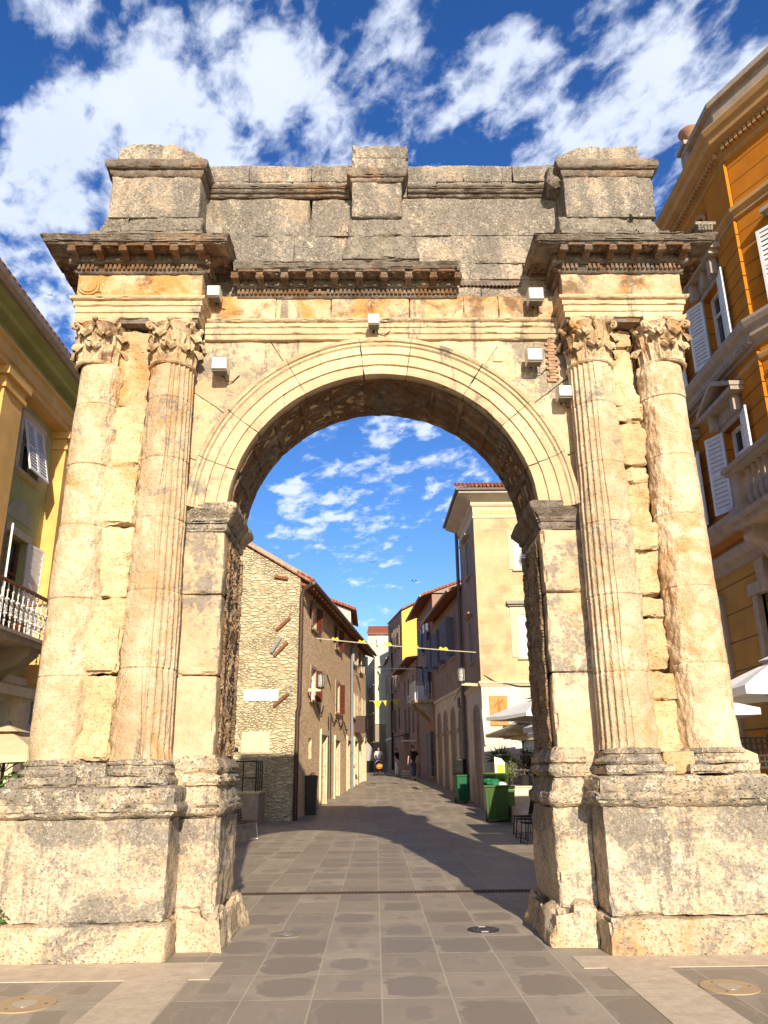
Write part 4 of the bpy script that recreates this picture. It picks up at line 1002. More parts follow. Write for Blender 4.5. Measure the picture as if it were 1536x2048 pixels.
for h in h1[:1]+h1[2:3]: window(F1, T, *h, shut='closed', slats=16, surround=.22, smat='creamtrim')
for h in h1[1:2]+h1[3:]: window(F1, T, *h, shut='closed', slats=20, surround=.30, smat='creamtrim'); hb = MB(); F1.box(hb, h[0]-.42, h[1]+.42, 7.38, 7.50, 0, .2); F1.box(hb, h[0]-.36, h[1]+.36, 7.31, 7.379, 0, .12); hb.build('head_moulding', M['gutter'], T)
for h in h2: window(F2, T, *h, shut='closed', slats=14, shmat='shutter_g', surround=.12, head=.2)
def arch_blind(F, T, uc, w, z0, z1, mat, name='blind_arch', d=.015):
    pts = [F.P(uc-w/2, z0, d)]+[F.P(uc-w/2*math.cos(q), z1-w/2+w/2*math.sin(q), d) for q in np.linspace(0, math.pi, 14)]+[F.P(uc+w/2, z0, d)]
    o = MB().slab(pts, (-F.n[0]*.10, -F.n[1]*.10, 0)).build(name, mat, T)
    fr = MB(); P1 = [F.P(uc-w/2-.06, z0, .02)]+[F.P(uc-(w/2+.06)*math.cos(q), z1-w/2+(w/2+.06)*math.sin(q), .02) for q in np.linspace(0, math.pi, 14)]+[F.P(uc+w/2+.06, z0, .02)]
    fr.tube(P1, .06, 6).build('arch_trim', M['stonetrim'], o)
M['recess'] = plaster('recess_grey', (.24, .215, .20), dirt=.4)
arch_blind(F2, T, 3.0, 1.1, .1, 3.75, M['recess'])
pth = [(3.68, 25.4), (3.75, 21), (9.8, 21)]
MB().sweep(pth, [(0, 4.38), (.03, 4.40), (.05, 4.45), (.09, 4.50), (.09, 4.56), (0, 4.60)], 2, .5).build('string_course', M['creamtrim'], T)
MB().sweep(pth, [(0, 10.78), (.04, 10.80), (.04, 10.86), (.015, 10.88), (.015, 11.24), (.06, 11.27), (.10, 11.33), (.10, 11.42), (0, 11.42)], 2, .5).build('frieze_band', M['creamtrim'], T)
fz = MB()
for i in range(46):
    u = .1+i*.13
    for q in range(2): fz.tube([F1.P(u+.02*q, 10.94+.1*q, .02), F1.P(u+.06, 11.02+.06*q, .035), F1.P(u+.12, 10.96+.14*q, .02)], .017, 5)
fz.build('stencilled_frieze', plain('frieze_yellow', (.75, .58, .12), .9), T, merge=0)
MB().sweep(pth, [(.02, 11.42), (.12, 11.46), (.50, 11.60), (.60, 11.64), (.62, 11.74), (.3, 11.76), (-.2, 11.8)], 2, .5).build('eaves', M['white_pl'], T)
MB().sweep(pth, [(.62, 11.70), (.71, 11.72), (.73, 11.80), (.66, 11.82), (.62, 11.79)], 2, .5).build('gutter', M['gutter'], T)
rf = MB(); e = .68; zz_ = 11.82; q0, q1, q2, q3 = (3.75-e, 21-e, zz_), (9.8, 21-e, zz_), (9.8, 25.4, zz_), (3.68-e, 25.4, zz_); ap = (6.7, 23.4, 13.2)
for a_, b_ in ((q0, q1), (q1, q2), (q2, q3), (q3, q0)): rf._add([a_, b_, ap], [(0, 1, 2)])
rf.build('roof', M['tiles'], T); rt_ = MB()
for i in range(44): x = 3.1+i*.15; rt_.tube([(x, 20.26, 11.88), (x, 21.0, 12.22)], .06, 6)
rt_.build('eave_tiles', M['tiles'], T, merge=0)
MB().tube([F2.P(4.35, 4.9, .05), F1.P(.5, 4.55, .08), F1.P(1.4, 4.38, .05), F1.P(2.6, 4.36, .05), F1.P(4, 4.45, .05)], .018, 5).build('wall_cable', M['dark'], T)
MB().tube([(3.55, 25.35, 11.7), (3.55, 25.35, .3)], .075, 8).build('drainpipe', M['gutter'], T)
# painted board on the corner house
t = thing('painted_board', 'orange board with a dark orange standing figure on the white corner house wall', 'sign', (4.33, 20.97, 3.0))
bx(4.02, 4.66, 20.94, 20.995, 3.02, 4.05).build('board', plain('board_orange', (.66, .27, .08), .7), t)
om = plain('board_figure', (.50, .15, .03), .7); mb = MB(); y = 20.937
mb.slab([(4.29, y, 3.42), (4.33, y, 3.42), (4.35, y, 3.6), (4.37, y, 3.42), (4.40, y, 3.42), (4.40, y, 3.78), (4.55, y, 3.90), (4.54, y, 3.93), (4.36, y, 3.86), (4.30, y, 3.86), (4.19, y, 3.72), (4.15, y, 3.62), (4.17, y, 3.61), (4.22, y, 3.69), (4.29, y, 3.76)], (0, -.003, 0)); mb.ball((4.335, y, 3.91), .035, 6, (1, .1, 1)); mb.build('painted_figure', om, t)
for z_ in (3.26, 3.20, 3.14): bx(4.12, 4.55, y-.003, y, z_, z_+.018).build('painted_line', om, t)

# second house: blind arches below, grey-blue shutters above
T = thing('arcaded_house', 'shaded house with blind arches on the ground floor and grey blue shutters', 'house', (3.66, 25.4, 0))
F = Fc((3.02, 33.5), (3.66, 25.4), False); L = F.L
hs_ = [(L-3.0, L-2.0, 6.35, 8.1), (L-5.6, L-4.7, 6.35, 8.0), (L-7.7, L-6.9, 6.35, 8.0)]
body(T, F, 6, -.1, 8.9, hs_, M['greige'])
for h in hs_: window(F, T, *h, shut='open', shmat='shutter_g', open_w=.5, ang=(120, 120), slats=10, surround=.1)
lb = MB(); F.box(lb, 0, L, -.1, 4.72, .0, .03); F.box(lb, 0, L, 4.72, 4.86, .0, .09); lb.build('ground_floor_facing', M['white_pl'], T)
for uc in (L-.9, L-2.9, L-4.9, L-6.8): arch_blind(F, T, uc, 1.0, .35, 4.1, M['recess'], d=.035)
for a_, b_ in zip((L-7.5, L-6.3, L-4.4, L-2.4), (L-7.3, L-5.4, L-3.4, L-1.4)): F.box(MB(), a_, b_, 3.05, 3.2, .03, .10).build('impost_band', M['stonetrim'], T)
pitched(T, F, 6, 9.05, 1.0, .55, wallmat=M['greige'])
F.box(MB(), L-1.3, L-1.0, 4.05, 4.45, .03, .12).build('meter_box', M['gutter'], T)
MB().tube([F.P(L-.1, 4.8, .1)]+[F.P(L-.1-q*.25, 4.8-.02*q*q*.3, .1) for q in range(1, 9)], .016, 5).build('wall_cable', M['dark'], T)
# third, taller, with a balcony
T = thing('balcony_house', 'tall narrow shaded house with a white sided balcony over the street', 'house', (3.0, 33.5, 0))
F = Fc((2.55, 41), (3.0, 33.5), False); L = F.L
hs_ = [(L-2.2, L-1.4, 7.9, 9.3), (L-4.6, L-3.8, 7.9, 9.3), (L-2.2, L-1.4, 5.4, 7.0), (L-1.9, L-.9, 1.2, 3.4), (L-4.6, L-3.8, 5.4, 7.0)]
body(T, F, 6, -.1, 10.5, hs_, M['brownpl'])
for h in hs_: window(F, T, *h, shut='open', shmat='shutter_g', open_w=.4, ang=(150, 150), slats=5)
pitched(T, F, 6, 10.6, 1.1, .6, wallmat=M['greige'])
mb = MB(); F.box(mb, L-3.0, L-.4, 4.85, 5.0, 0, 1.0); mb.build('balcony_floor', M['stonetrim'], T)
mb = MB(); F.box(mb, L-3.0, L-2.9, 5.0, 5.95, 0, 1.0); F.box(mb, L-3.0, L-.4, 5.9, 5.96, .94, 1.0); F.box(mb, L-.46, L-.4, 5.0, 5.95, .94, 1.0)
for i in range(17): F.box(mb, L-2.9+i*.15, L-2.88+i*.15, 5.0, 5.9, .96, .98)
for i in range(6): F.box(mb, L-.44, L-.42, 5.0, 5.9, .1+i*.15, .12+i*.15)
mb.build('balcony_railing', M['white'], T)
for u in (L-2.7, L-.8):
    mb = MB(); sp = [(0, 4.85), (.9, 4.85), (.8, 4.6), (.35, 4.3), (0, 3.9)]; mb.slab([F.P(u-.15, z, d_) for d_, z in sp], (F.t[0]*.3, F.t[1]*.3, 0)); mb.build('corbel', M['stonetrim'], T)
# low pink house
T = thing('pink_house', 'low pink plastered house with dark ground floor openings and tiled eave', 'house', (2.5, 41, 1))
F = Fc((1.7, 50), (2.42, 41), False); L = F.L
hs_ = [(L-1.6, L-1.0, 6.2, 7.2), (L-4.0, L-3.4, 6.2, 7.2), (L-6.2, L-5.6, 6.2, 7.2), (L-2.0, L-1.1, 3.7, 5.4), (L-4.2, L-3.3, 3.7, 5.4), (L-6.3, L-5.4, 3.7, 5.4), (L-3.0, L-2.0, 1.1, 3.0)]
body(T, F, 6, .2, 8.0, hs_, M['pinkpl'])
for h in hs_: window(F, T, *h, fr='dark', sill=0)
pitched(T, F, 6, 8.1, .35, .55, wallmat=M['pinkpl'])
T2 = thing('ladder_rack', 'white ladder shaped rack fixed on the pink house wall', 'rack', F.P(L-2.4, 5.6, .1)); mb = MB()
for z_ in (5.75, 6.05): mb.tube([F.P(L-.8, z_, .12), F.P(L-3.4, z_-.1, .12)], .03, 5)
for u in (.9, 2.0, 3.3): mb.tube([F.P(L-u, 5.7, .12), F.P(L-u, 6.1, .12)], .025, 5)
mb.build('rails', M['white'], T2)
T2 = thing('shop_awning', 'half open dark awning with a pale front bar over the shaded shops', 'awning', F.P(L-6, 3.6, 0)); mb = MB(); mb.slab([F.P(L-7, 3.75, 0), F.P(L-7, 3.45, 1.2), F.P(L-3.6, 3.45, 1.2), F.P(L-3.6, 3.75, 0)], (0, 0, .03)); mb.build('canopy', M['dark'], T2)
F.box(MB(), L-7, L-3.6, 3.38, 3.5, 1.2, 1.25).build('front_bar', M['white'], T2)
T2 = thing('shop_awning', 'small white door canopy on the shaded right side of the street', 'awning', F.P(L-.4, 3.2, 0)); F.box(MB(), L-1.1, L-.2, 3.15, 3.22, 0, .8).build('canopy', M['white'], T2)
# yellow gable house
T = thing('yellow_house', 'tall house with a sunlit bright yellow gable and brown street side', 'house', (1.9, 50, 1))
F = Fc((1.02, 56), (1.93, 50), False); L = F.L
hs_ = [(L-1.6-2.4*i, L-.8-2.4*i, z_, z_+1.5) for i in range(2) for z_ in (10.3, 7.2, 4.3)]
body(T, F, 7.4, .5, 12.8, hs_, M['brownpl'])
for h in hs_: window(F, T, *h, shut='open', shmat='greige', open_w=.5, ang=(165, 165), slats=4)
gw = MB(); FY = Fc(F.P(L, 0, .0)[:2], F.P(L, 0, -7.4)[:2], False)
gw.slab([FY.P(0, .5, .0), FY.P(7.4, .5, .0), FY.P(7.4, 12.75, .0), FY.P(3.7, 14.6, .0), FY.P(0, 12.75, .0)], (FY.n[0]*.06, FY.n[1]*.06, 0)); gw.build('yellow_gable_wall', M['yellowpl'], T)
pitched(T, F, 7.4, 12.85, 1.85, .05, u1=L+.25, gut=False)
MB().tube([F.P(L-4.2, 12.4, .3), F.P(L-4.2, 12.1, .1), F.P(L-4.2, 1.5, .1)], .09, 6).build('drainpipe', M['dark'], T)
MB().tube([F.P(L-1, 12.8, -.2), F.P(L-1, 14.6, -.2)], .03, 5).build('aerial', M['gutter'], T)
# far houses
T = thing('narrow_house', 'narrow shaded house with a jutting eave between the yellow and the white house', 'house', (.95, 56, 1)); F = Fc((.80, 60.5), (1.02, 56), False)
body(T, F, 5, .5, 10.0, [(1.0, 1.8, 7.4, 8.8), (2.8, 3.6, 7.4, 8.8)], M['tanpl']); pitched(T, F, 5, 10.1, .5, .12)
T = thing('white_house', 'far house with a sunlit white end wall and a tan side of small windows', 'house', (0, 61, 1)); F = Fc((-1.1, 71), (-.10, 61), False); L = F.L
hs_ = [(L-1.6-2*i, L-.8-2*i, z_, z_+1.3) for i in range(4) for z_ in (8.6, 6.2, 3.8)]
body(T, F, 3.2, .5, 10.9, hs_, M['tanpl'])
for h in hs_: window(F, T, *h, sill=.04, mull=False)
FY = Fc(F.P(L, 0, 0)[:2], F.P(L, 0, -3.2)[:2], False); gw = MB(); gw.slab([FY.P(0, 5.2, 0), FY.P(3.2, 5.2, 0), FY.P(3.2, 13.2, 0), FY.P(1.2, 12.6, 0), FY.P(0, 11.5, 0)], (FY.n[0]*.08, FY.n[1]*.08, 0)); gw.build('white_end_wall', M['palepl'], T)
T = thing('red_roof_house', 'farthest pale house with a bright red tiled roof', 'house', (0, 80, 1)); bx(-.85, 1.6, 80, 86, 1, 16.0).build('wall', M['palepl'], T)
MB().slab([(-.95, 79.6, 15.95), (1.8, 79.6, 15.95), (1.6, 83, 17.3), (-.8, 83, 17.3)], (0, 0, .12)).build('roof', M['tiles'], T)
bx(.2, 1.0, 79.2, 79.9, 14.6, 15.6).build('dormer', M['white'], T)
T = thing('pale_house', 'pale house end peeking above the roof of the stone house', 'house', (-3, 46, 1)); mb = MB(); mb.slab([(-5.5, 46, 1), (-1.75, 46, 1), (-1.75, 46, 12.1), (-5.5, 46, 13.6)], (0, 6, 0)); mb.build('wall', M['palepl'], T)
MB().slab([(-5.7, 45.6, 13.75), (-1.35, 45.6, 12.02), (-1.35, 45.6, 12.2), (-5.7, 45.6, 13.9)], (0, 6.8, 0)).build('roof', M['tiles'], T)
T = thing('end_house', 'shaded tan house closing the bend at the far end of the street', 'house', (-1.6, 60, 1)); bx(-5, -1.2, 62, 68, 1, 9).build('wall', M['tanpl'], T); bx(-1.9, -.2, 84, 90, 1, 14).build('wing', M['tanpl'], T)
T = thing('round_awning', 'rounded grey shop awning at the far end of the street', 'awning', (-.9, 58, 1.3))
mb = MB(); mb.grid(np.array([[(-1.6+1.5*math.sin(q), y, 2.2+1.75*math.cos(q)) for q in np.linspace(-.2, math.pi/2, 10)] for y in np.linspace(58, 61, 4)])); mb.slab([(-1.6+1.5*math.sin(q), 58, 2.2+1.75*math.cos(q)) for q in np.linspace(-.2, math.pi/2, 10)]+[(-1.6, 58, 2.2)], (0, .03, 0)); mb.build('canopy', plain('awning_grey', (.34, .32, .30), .9), T)

# olive and tan palace on the left
T = thing('green_palace', 'olive green house with tan pilasters, white shutters and an iron balcony on the left', 'house', (-7.3, 0, 0))
F = Fc((-7.3, -6), (-7.3, 19), False); U = lambda Y: Y+6
hs_ = []; bays = [7.4-3.05*k for k in range(4)]+[10.45, 13.5]
for c in bays: hs_ += [(U(c-.46), U(c+.46), 7.42, 8.55), (U(c-.45), U(c+.45), 3.98, 6.1)]
mb = MB(); F.wall(mb, 3.2, 9.4, hs_, .22); mb.build('wall', M['olive'], T)
mb = MB(); F.wall(mb, -.1, 3.2, [(U(6.7), U(7.9), 0, 2.9)], .3); mb.build('ground_floor_wall', M['palepl'], T)
bx(-14, -7.55, -6, 19, -.1, 9.9).build('house_body', M['olive_d'], T)
for c in bays:
    e_ = c+1.45
    mb = MB(); F.box(mb, U(e_-.40), U(e_+.40), 3.3, 8.45, -.02, .30); pil = mb.build('pilaster', M['tantrim'], T)
    mb = MB(); F.box(mb, U(e_-.45), U(e_+.45), 8.45, 8.53, -.02, .35); F.box(mb, U(e_-.42), U(e_+.42), 8.53, 8.70, -.02, .32); F.box(mb, U(e_-.50), U(e_+.50), 8.70, 8.86, -.02, .40); mb.build('pilaster_cap', M['tantrim'], pil)
    W_ = window(F, T, U(c-.46), U(c+.46), 7.42, 8.55, shut='tilt', tilt=.22, slats=14, surround=.13, smat='creamtrim', dep=.2)
    arch_ = MB(); arch_.slab([F.P(U(c)+.62*math.cos(q), 8.70+.36*math.sin(q), .002) for q in np.linspace(0, math.pi, 14)], (.012, 0, 0)); arch_.build('lunette', plaster('lunette_olive', (.44, .44, .27)), T)
    W_ = window(F, T, U(c-.45), U(c+.45), 3.98, 6.1, fr='wood', shut='open', open_w=.62, ang=(150, 172), slats=14, surround=.15, smat='creamtrim', dep=.2, sill=0)
    arch_ = MB(); arch_.slab([F.P(U(c)+.62*math.cos(q), 6.42+.42*math.sin(q), .002) for q in np.linspace(0, math.pi, 14)], (.012, 0, 0)); arch_.build('lunette', M['olive'].copy() if False else bpy.data.materials['lunette_olive'], T)
pth = [(-7.3, 19), (-7.3, -6)]
pth = [(-7.3, -6), (-7.3, 19)]
MB().sweep(pth, [(0, 8.86), (.33, 8.86), (.33, 8.98), (.37, 9.0), (.37, 9.22), (.42, 9.26), (.42, 9.33), (0, 9.36)], 3, .5).build('architrave', M['tantrim'], T)
MB().sweep(pth, [(0, 9.36), (.05, 9.36), (.05, 9.62), (.02, 9.63)], 3, .5).build('frieze', M['olive_d'], T)
MB().sweep(pth, [(.0, 9.62), (.12, 9.64), (.16, 9.70), (.34, 9.76), (.38, 9.84), (.56, 9.88), (.58, 9.96), (.3, 9.98), (-.5, 10.0)], 3, .5).build('cornice', M['olive'], T)
MB().sweep(pth, [(.55, 9.90), (.66, 9.86), (.74, 9.92), (.76, 10.02), (.70, 10.05), (.5, 10.04)], 3, .5).build('gutter', M['stonetrim'], T)
MB().slab([(-6.6, -6, 10.04), (-6.6, 19, 10.04), (-11, 19, 12), (-11, -6, 12)], (0, 0, .1)).build('roof', M['tiles'], T)
MB().sweep(pth, [(0, 3.2), (.08, 3.2), (.12, 3.26), (.12, 3.4), (0, 3.42)], 3, .5).build('string_course', M['creamtrim'], T)
mb = MB(); F.box(mb, U(5.9), U(6.5), .4, 3.1, 0, .2); F.box(mb, U(8.1), U(8.45), 0, 3.05, 0, .2); F.box(mb, U(6.4), U(8.6), 3.0, 3.18, 0, .3); mb.build('door_surround', M['creamtrim'], T)
mb = MB(); F.box(mb, U(9.05), U(9.35), 2.55, 3.0, 0, .03); mb.build('notice', M['shutter_g'], T)
T = thing('iron_balcony', 'stone balcony with ornate white iron railing under the open balcony door', 'balcony', (-7.0, 7, 3.8))
bx(-7.3, -6.42, 4.2, 7.75, 3.80, 3.90).build('floor_slab', M['stonetrim'], T); bx(-7.3, -6.38, 4.15, 7.80, 3.90, 3.96).build('floor_edge', M['stonetrim'], T)
for yy in (4.9, 7.0):
    sp = [(-7.3, 3.8), (-6.5, 3.8), (-6.52, 3.66), (-6.75, 3.45), (-7.0, 3.38), (-7.3, 3.05)]; MB().slab([(x, yy-.2, z) for x, z in sp], (0, .4, 0)).build('bracket', M['tanpl'], T)
mb = MB(); mb.box(-6.5, -6.42, 4.25, 7.68, 4.74, 4.78); mb.box(-7.3, -6.5, 7.60, 7.68, 4.74, 4.78); mb.build('handrail', M['wood'], T)
mb = MB()
def baluster(mb, x, y):
    mb.tube([(x, y, 3.96), (x, y, 4.74)], .012, 5)
    for z_, r_ in ((4.08, .03), (4.2, .045), (4.32, .03), (4.45, .05), (4.6, .03)): mb.ball((x, y, z_), r_, 5, (1, 1, .5))
    for q in (-1, 1): mb.tube([(x, y, 4.15), (x+.0, y+q*.05, 4.25), (x, y+q*.05, 4.38), (x, y, 4.45)], .008, 4)
for i in range(17): baluster(mb, -6.46, 4.3+i*.208)
for i in range(4): baluster(mb, -7.15+i*.2, 7.64)
mb.build('balusters', M['white'], T, merge=0, smooth=True)
T = thing('flower_pot', 'small terracotta pot standing on the iron balcony', 'pot', (-6.7, 6.6, 3.96)); MB().lathe([(.0, 3.97), (.08, 3.97), (.11, 4.14), (.12, 4.14), (.12, 4.17), (.0, 4.17)], -6.62, 6.5, 16).build('pot', plain('terracotta', (.45, .17, .08)), T, smooth=True)

# ochre palace on the right; drawn at one unit per 1.2 m
MB.XF = (1.2, (.022, 1.56, -.32))
T = thing('ochre_palace', 'orange ochre corner house with white shutters, stone window heads and balcony on the right', 'house', (6.5, 4, 0))
F = Fc((6.5, 13.9), (6.5, 3.9), False); U = lambda Y: 13.9-Y
FS = Fc((6.5, 3.9), (9.2, -1.9), False)
cs = [5.25, 7.35, 9.45, 11.55]; hs_ = []; hg = []
for c in cs: hs_ += [(U(c+.36), U(c-.36), 9.0, 10.4), (U(c+.38), U(c-.38), 6.02, 7.55)]
mb = MB(); F.wall(mb, 8.5, 11.1, [h for h in hs_ if h[2] > 8]); mb.build('upper_wall', M['ochre'], T)
mb = MB(); F.wall(mb, 5.4, 8.5, [h for h in hs_ if h[2] < 8]); mb.build('middle_wall', M['ochre'], T)
mb = MB(); F.wall(mb, 11.1, 12.5, [(U(c+.22), U(c-.22), 11.6, 12.0) for c in cs]); mb.build('attic_wall', M['ochre_p'], T)
for c in cs:
    mb = MB(); mb.tube([F.P(U(c)+.30*math.cos(q), 11.8+.26*math.sin(q), .03) for q in np.linspace(0, 2*math.pi, 17)], .045, 6); mb.build('oval_window_trim', M['ochretrim'], T)
    F.box(MB(), U(c+.25), U(c-.25), 11.55, 12.05, -.24, -.19).build('oval_window_glass', M['glass'], T)
    F.box(MB(), U(c-1.24), U(c-.86), 11.2, 12.3, -.01, .04).build('attic_panel', M['ochretrim'], T)
gh = [(U(7.2), U(6.75), 1.2, 4.5), (U(5.2), U(4.25), .3, 4.35)]
mb = MB(); F.wall(mb, -.5, 5.4, gh, .3); mb.build('ground_floor_wall', M['ochre_g'], T)
bx(6.85, 14, 3.95, 13.9, -.5, 12.93).build('house_body', M['ochre_p'], T)
hsS = [(.8, 1.6, 9.0, 10.4), (3.2, 4.0, 9.0, 10.4), (.8, 1.6, 6.02, 7.8), (3.2, 4.0, 6.02, 7.55)]
mb = MB(); FS.wall(mb, 5.4, 12.5, hsS); mb.build('side_wall', M['ochre'], T); mb = MB(); FS.wall(mb, -.5, 5.4, []); mb.build('side_ground_floor_wall', M['ochre_g'], T)
for h in hsS: window(FS, T, *h, shut='open', shmat='shutter_w', open_w=.42, slats=14, surround=.12, head=.22)
for c in cs:
    W_ = window(F, T, U(c+.36), U(c-.36), 9.0, 10.4, shut='open', open_w=.42, ang=(158, 165), slats=16, surround=.10, dep=.2)
    mb = MB(); F.box(mb, U(c+.48), U(c-.48), 10.5, 10.78, 0, .07)
    for q in (-.44, .44): F.box(mb, U(c)+q-.07, U(c)+q+.07, 10.45, 10.78, .07, .20)
    mb.slab([F.P(U(c)-.10, 10.80, .02), F.P(U(c)+.10, 10.80, .02), F.P(U(c)+.06, 10.45, .02), F.P(U(c)-.06, 10.45, .02)], (-.14, 0, 0)); F.box(mb, U(c+.66), U(c-.66), 10.78, 10.86, 0, .26); F.box(mb, U(c+.74), U(c-.74), 10.86, 10.98, 0, .34); mb.build('window_head', M['stonetrim'], W_)
    W_ = window(F, T, U(c+.38), U(c-.38), 6.02, 7.55, shut='open', open_w=.44, ang=(158, 165), slats=16, surround=.10, dep=.2)
    mb = MB(); F.box(mb, U(c+.5), U(c-.5), 7.65, 7.9, 0, .08)
    for q in (-.46, .46): F.box(mb, U(c)+q-.07, U(c)+q+.07, 7.6, 7.9, .08, .2)
    F.box(mb, U(c+.72), U(c-.72), 7.9, 7.98, 0, .30)
    for sg in (-1, 1): mb.slab([F.P(U(c)+sg*.74, 7.98, .02), F.P(U(c)+sg*.74, 8.06, .02), F.P(U(c), 8.42, .02), F.P(U(c), 8.32, .02)], (-.30, 0, 0))
    mb.build('pediment', M['stonetrim'], W_)
pth = [(6.5, 13.9), (6.5, 3.9), (9.2, -1.9)]
def sw(n, prof, mat): MB().sweep(pth, prof, 2.5, .5).build(n, M[mat], T)
sw('belt_course', [(0, 8.42), (.06, 8.44), (.06, 8.50), (.16, 8.56), (.16, 8.66), (.24, 8.72), (.28, 8.80), (.28, 8.86), (0, 8.9)], 'stonetrim')
dn = MB()
for i in range(110):
    c = F.P(U(4.0+i*.085), 8.52, .11); dn.obox(c, (.04, 0, 0), (0, .022, 0), (0, 0, .035))
F.box(dn, U(13.4), U(4.0), 8.49, 8.55, .07, .10); dn.build('belt_dentils', M['stonetrim'], T, merge=0)
sw('lower_belt', [(0, 8.12), (.05, 8.14), (.07, 8.2), (.07, 8.24), (0, 8.27)], 'ochretrim')
sw('storey_cornice', [(0, 5.62), (.05, 5.64), (.16, 5.74), (.22, 5.80), (.22, 5.90), (0, 5.94)], 'stonetrim')
sw('ground_cornice', [(0, 4.98), (.05, 5.0), (.05, 5.08), (.12, 5.12), (.18, 5.2), (.18, 5.28), (0, 5.32)], 'stonetrim')
sw('attic_belt', [(0, 10.98), (.05, 11.0), (.05, 11.06), (.12, 11.12), (.12, 11.2), (0, 11.22)], 'ochretrim')
sw('crown_cornice', [(0, 12.3), (.04, 12.32), (.04, 12.40), (.10, 12.42), (.10, 12.52), (.16, 12.54), (.30, 12.60), (.32, 12.72), (.38, 12.76), (.42, 12.86), (.40, 12.90), (-.3, 12.95)], 'ochretrim')
dn = MB()
for i in range(95):
    c = F.P(U(4.0+i*.10), 12.47, .14); dn.obox(c, (.05, 0, 0), (0, .03, 0), (0, 0, .05))
F.box(dn, U(13.4), U(4.0), 12.43, 12.51, .08, .12); dn.build('crown_dentils', M['ochretrim'], T, merge=0); dn = MB(); FS.box(dn, .05, 6.0, 12.43, 12.51, .08, .12)
for i in range(60):
    c = FS.P(.1+i*.10, 12.47, .14); dn.obox(c, (*(FS.n*.05), 0), (*(FS.t*.03), 0), (0, 0, .05))
dn.build('crown_dentils', M['ochretrim'], T, merge=0)
MB().sweep([(6.5, 5.1), (6.5, 3.9), (9.2, -1.9)], [(.12, 12.92), (.12, 13.45), (.22, 13.48), (.22, 13.6), (-.2, 13.62)], 2.5, .5).build('parapet', M['stonetrim'], T)
mb = MB(); mb.box(6.30, 6.8, 4.9, 5.2, 12.92, 13.6); mb.box(6.24, 6.86, 4.85, 5.25, 13.6, 13.7); mb.build('parapet_pier', M['stonetrim'], T)
for k, (u0, u1) in enumerate(((12.8, 12.9),)): pass
# corner quoins step (pilaster strip lit on its end face)
for z_ in [8.95+i*.29 for i in range(7)]+[6.0+i*.29 for i in range(8)]:
    F.box(MB(), F.L-.75, F.L-.02, z_, z_+.27, -.01, .06).build('quoin', M['ochre_p'], T)
F.box(MB(), F.L-.9, F.L-.02, 11.25, 12.25, -.01, .06).build('corner_strip', M['ochre_p'], T)
h = gh[1]; mb = MB(); F.box(mb, h[0]-.16, h[0], h[2], h[3], -.05, .10); F.box(mb, h[1], h[1]+.16, h[2], h[3], -.05, .10); F.box(mb, h[0]-.22, h[1]+.22, h[3], h[3]+.2, -.05, .14)
mb.slab([F.P((h[0]+h[1])/2-.16, 4.85, 0), F.P((h[0]+h[1])/2+.16, 4.85, 0), F.P((h[0]+h[1])/2+.09, 4.3, 0), F.P((h[0]+h[1])/2-.09, 4.3, 0)], (-.22, 0, 0)); dr_ = mb.build('door_surround', M['stonetrim'], T)
mb = MB(); F.box(mb, h[0], h[1], h[2], h[3], -.3, -.24); mb.build('door', M['wood'], T)
for h in (gh[0],):
    mb = MB(); F.box(mb, h[0]-.10, h[0], h[2], h[3], -.05, .06); F.box(mb, h[1], h[1]+.10, h[2], h[3], -.05, .06); F.box(mb, h[0]-.10, h[1]+.10, h[3], h[3]+.14, -.05, .08); W_ = mb.build('shop_window', M['stonetrim'], T)
    F.box(MB(), h[0], h[1], h[2], h[3], -.3, -.20).build('pane', M['glass'], W_)
def text(body_, loc, size, rot, mat, parent, name='lettering'):
    cu = bpy.data.curves.new(name, 'FONT'); cu.body = body_; cu.size = size; cu.extrude = .004
    o = bpy.data.objects.new(name, cu); COL.objects.link(o); bpy.context.view_layer.update()
    me = bpy.data.meshes.new_from_object(o.evaluated_get(bpy.context.evaluated_depsgraph_get())); bpy.data.objects.remove(o)
    Mx = Matrix.Translation(Vector(loc)*MB.XF[0]+Vector(MB.XF[1])) @ Matrix.Scale(MB.XF[0], 4) @ rot.to_matrix().to_4x4(); me.transform(Mx)
    pp = parent
    while pp is not None and pp.parent is not None: pp = pp.parent
    if pp is not None: me.transform(Matrix.Translation(pp.location).inverted())
    me.materials.clear(); me.materials.append(mat); o = bpy.data.objects.new(name, me); COL.objects.link(o); o.parent = parent; return o
from mathutils import Euler
text('do', (6.66, 7.02, 3.72), .30, Euler((R(90), 0, R(-90))), M['white'], T)
for (ya, yb) in ((6.2, 5.55),): F.box(MB(), U(ya), U(yb), .9, 2.15, .0, .04).build('ground_panel', M['ochre_p'], T)
mb = MB(); F.box(mb, 0, F.L, -.5, .85, 0, .08); F.box(mb, 0, F.L, .85, .95, 0, .12); mb.build('plinth', M['stonetrim'], T)
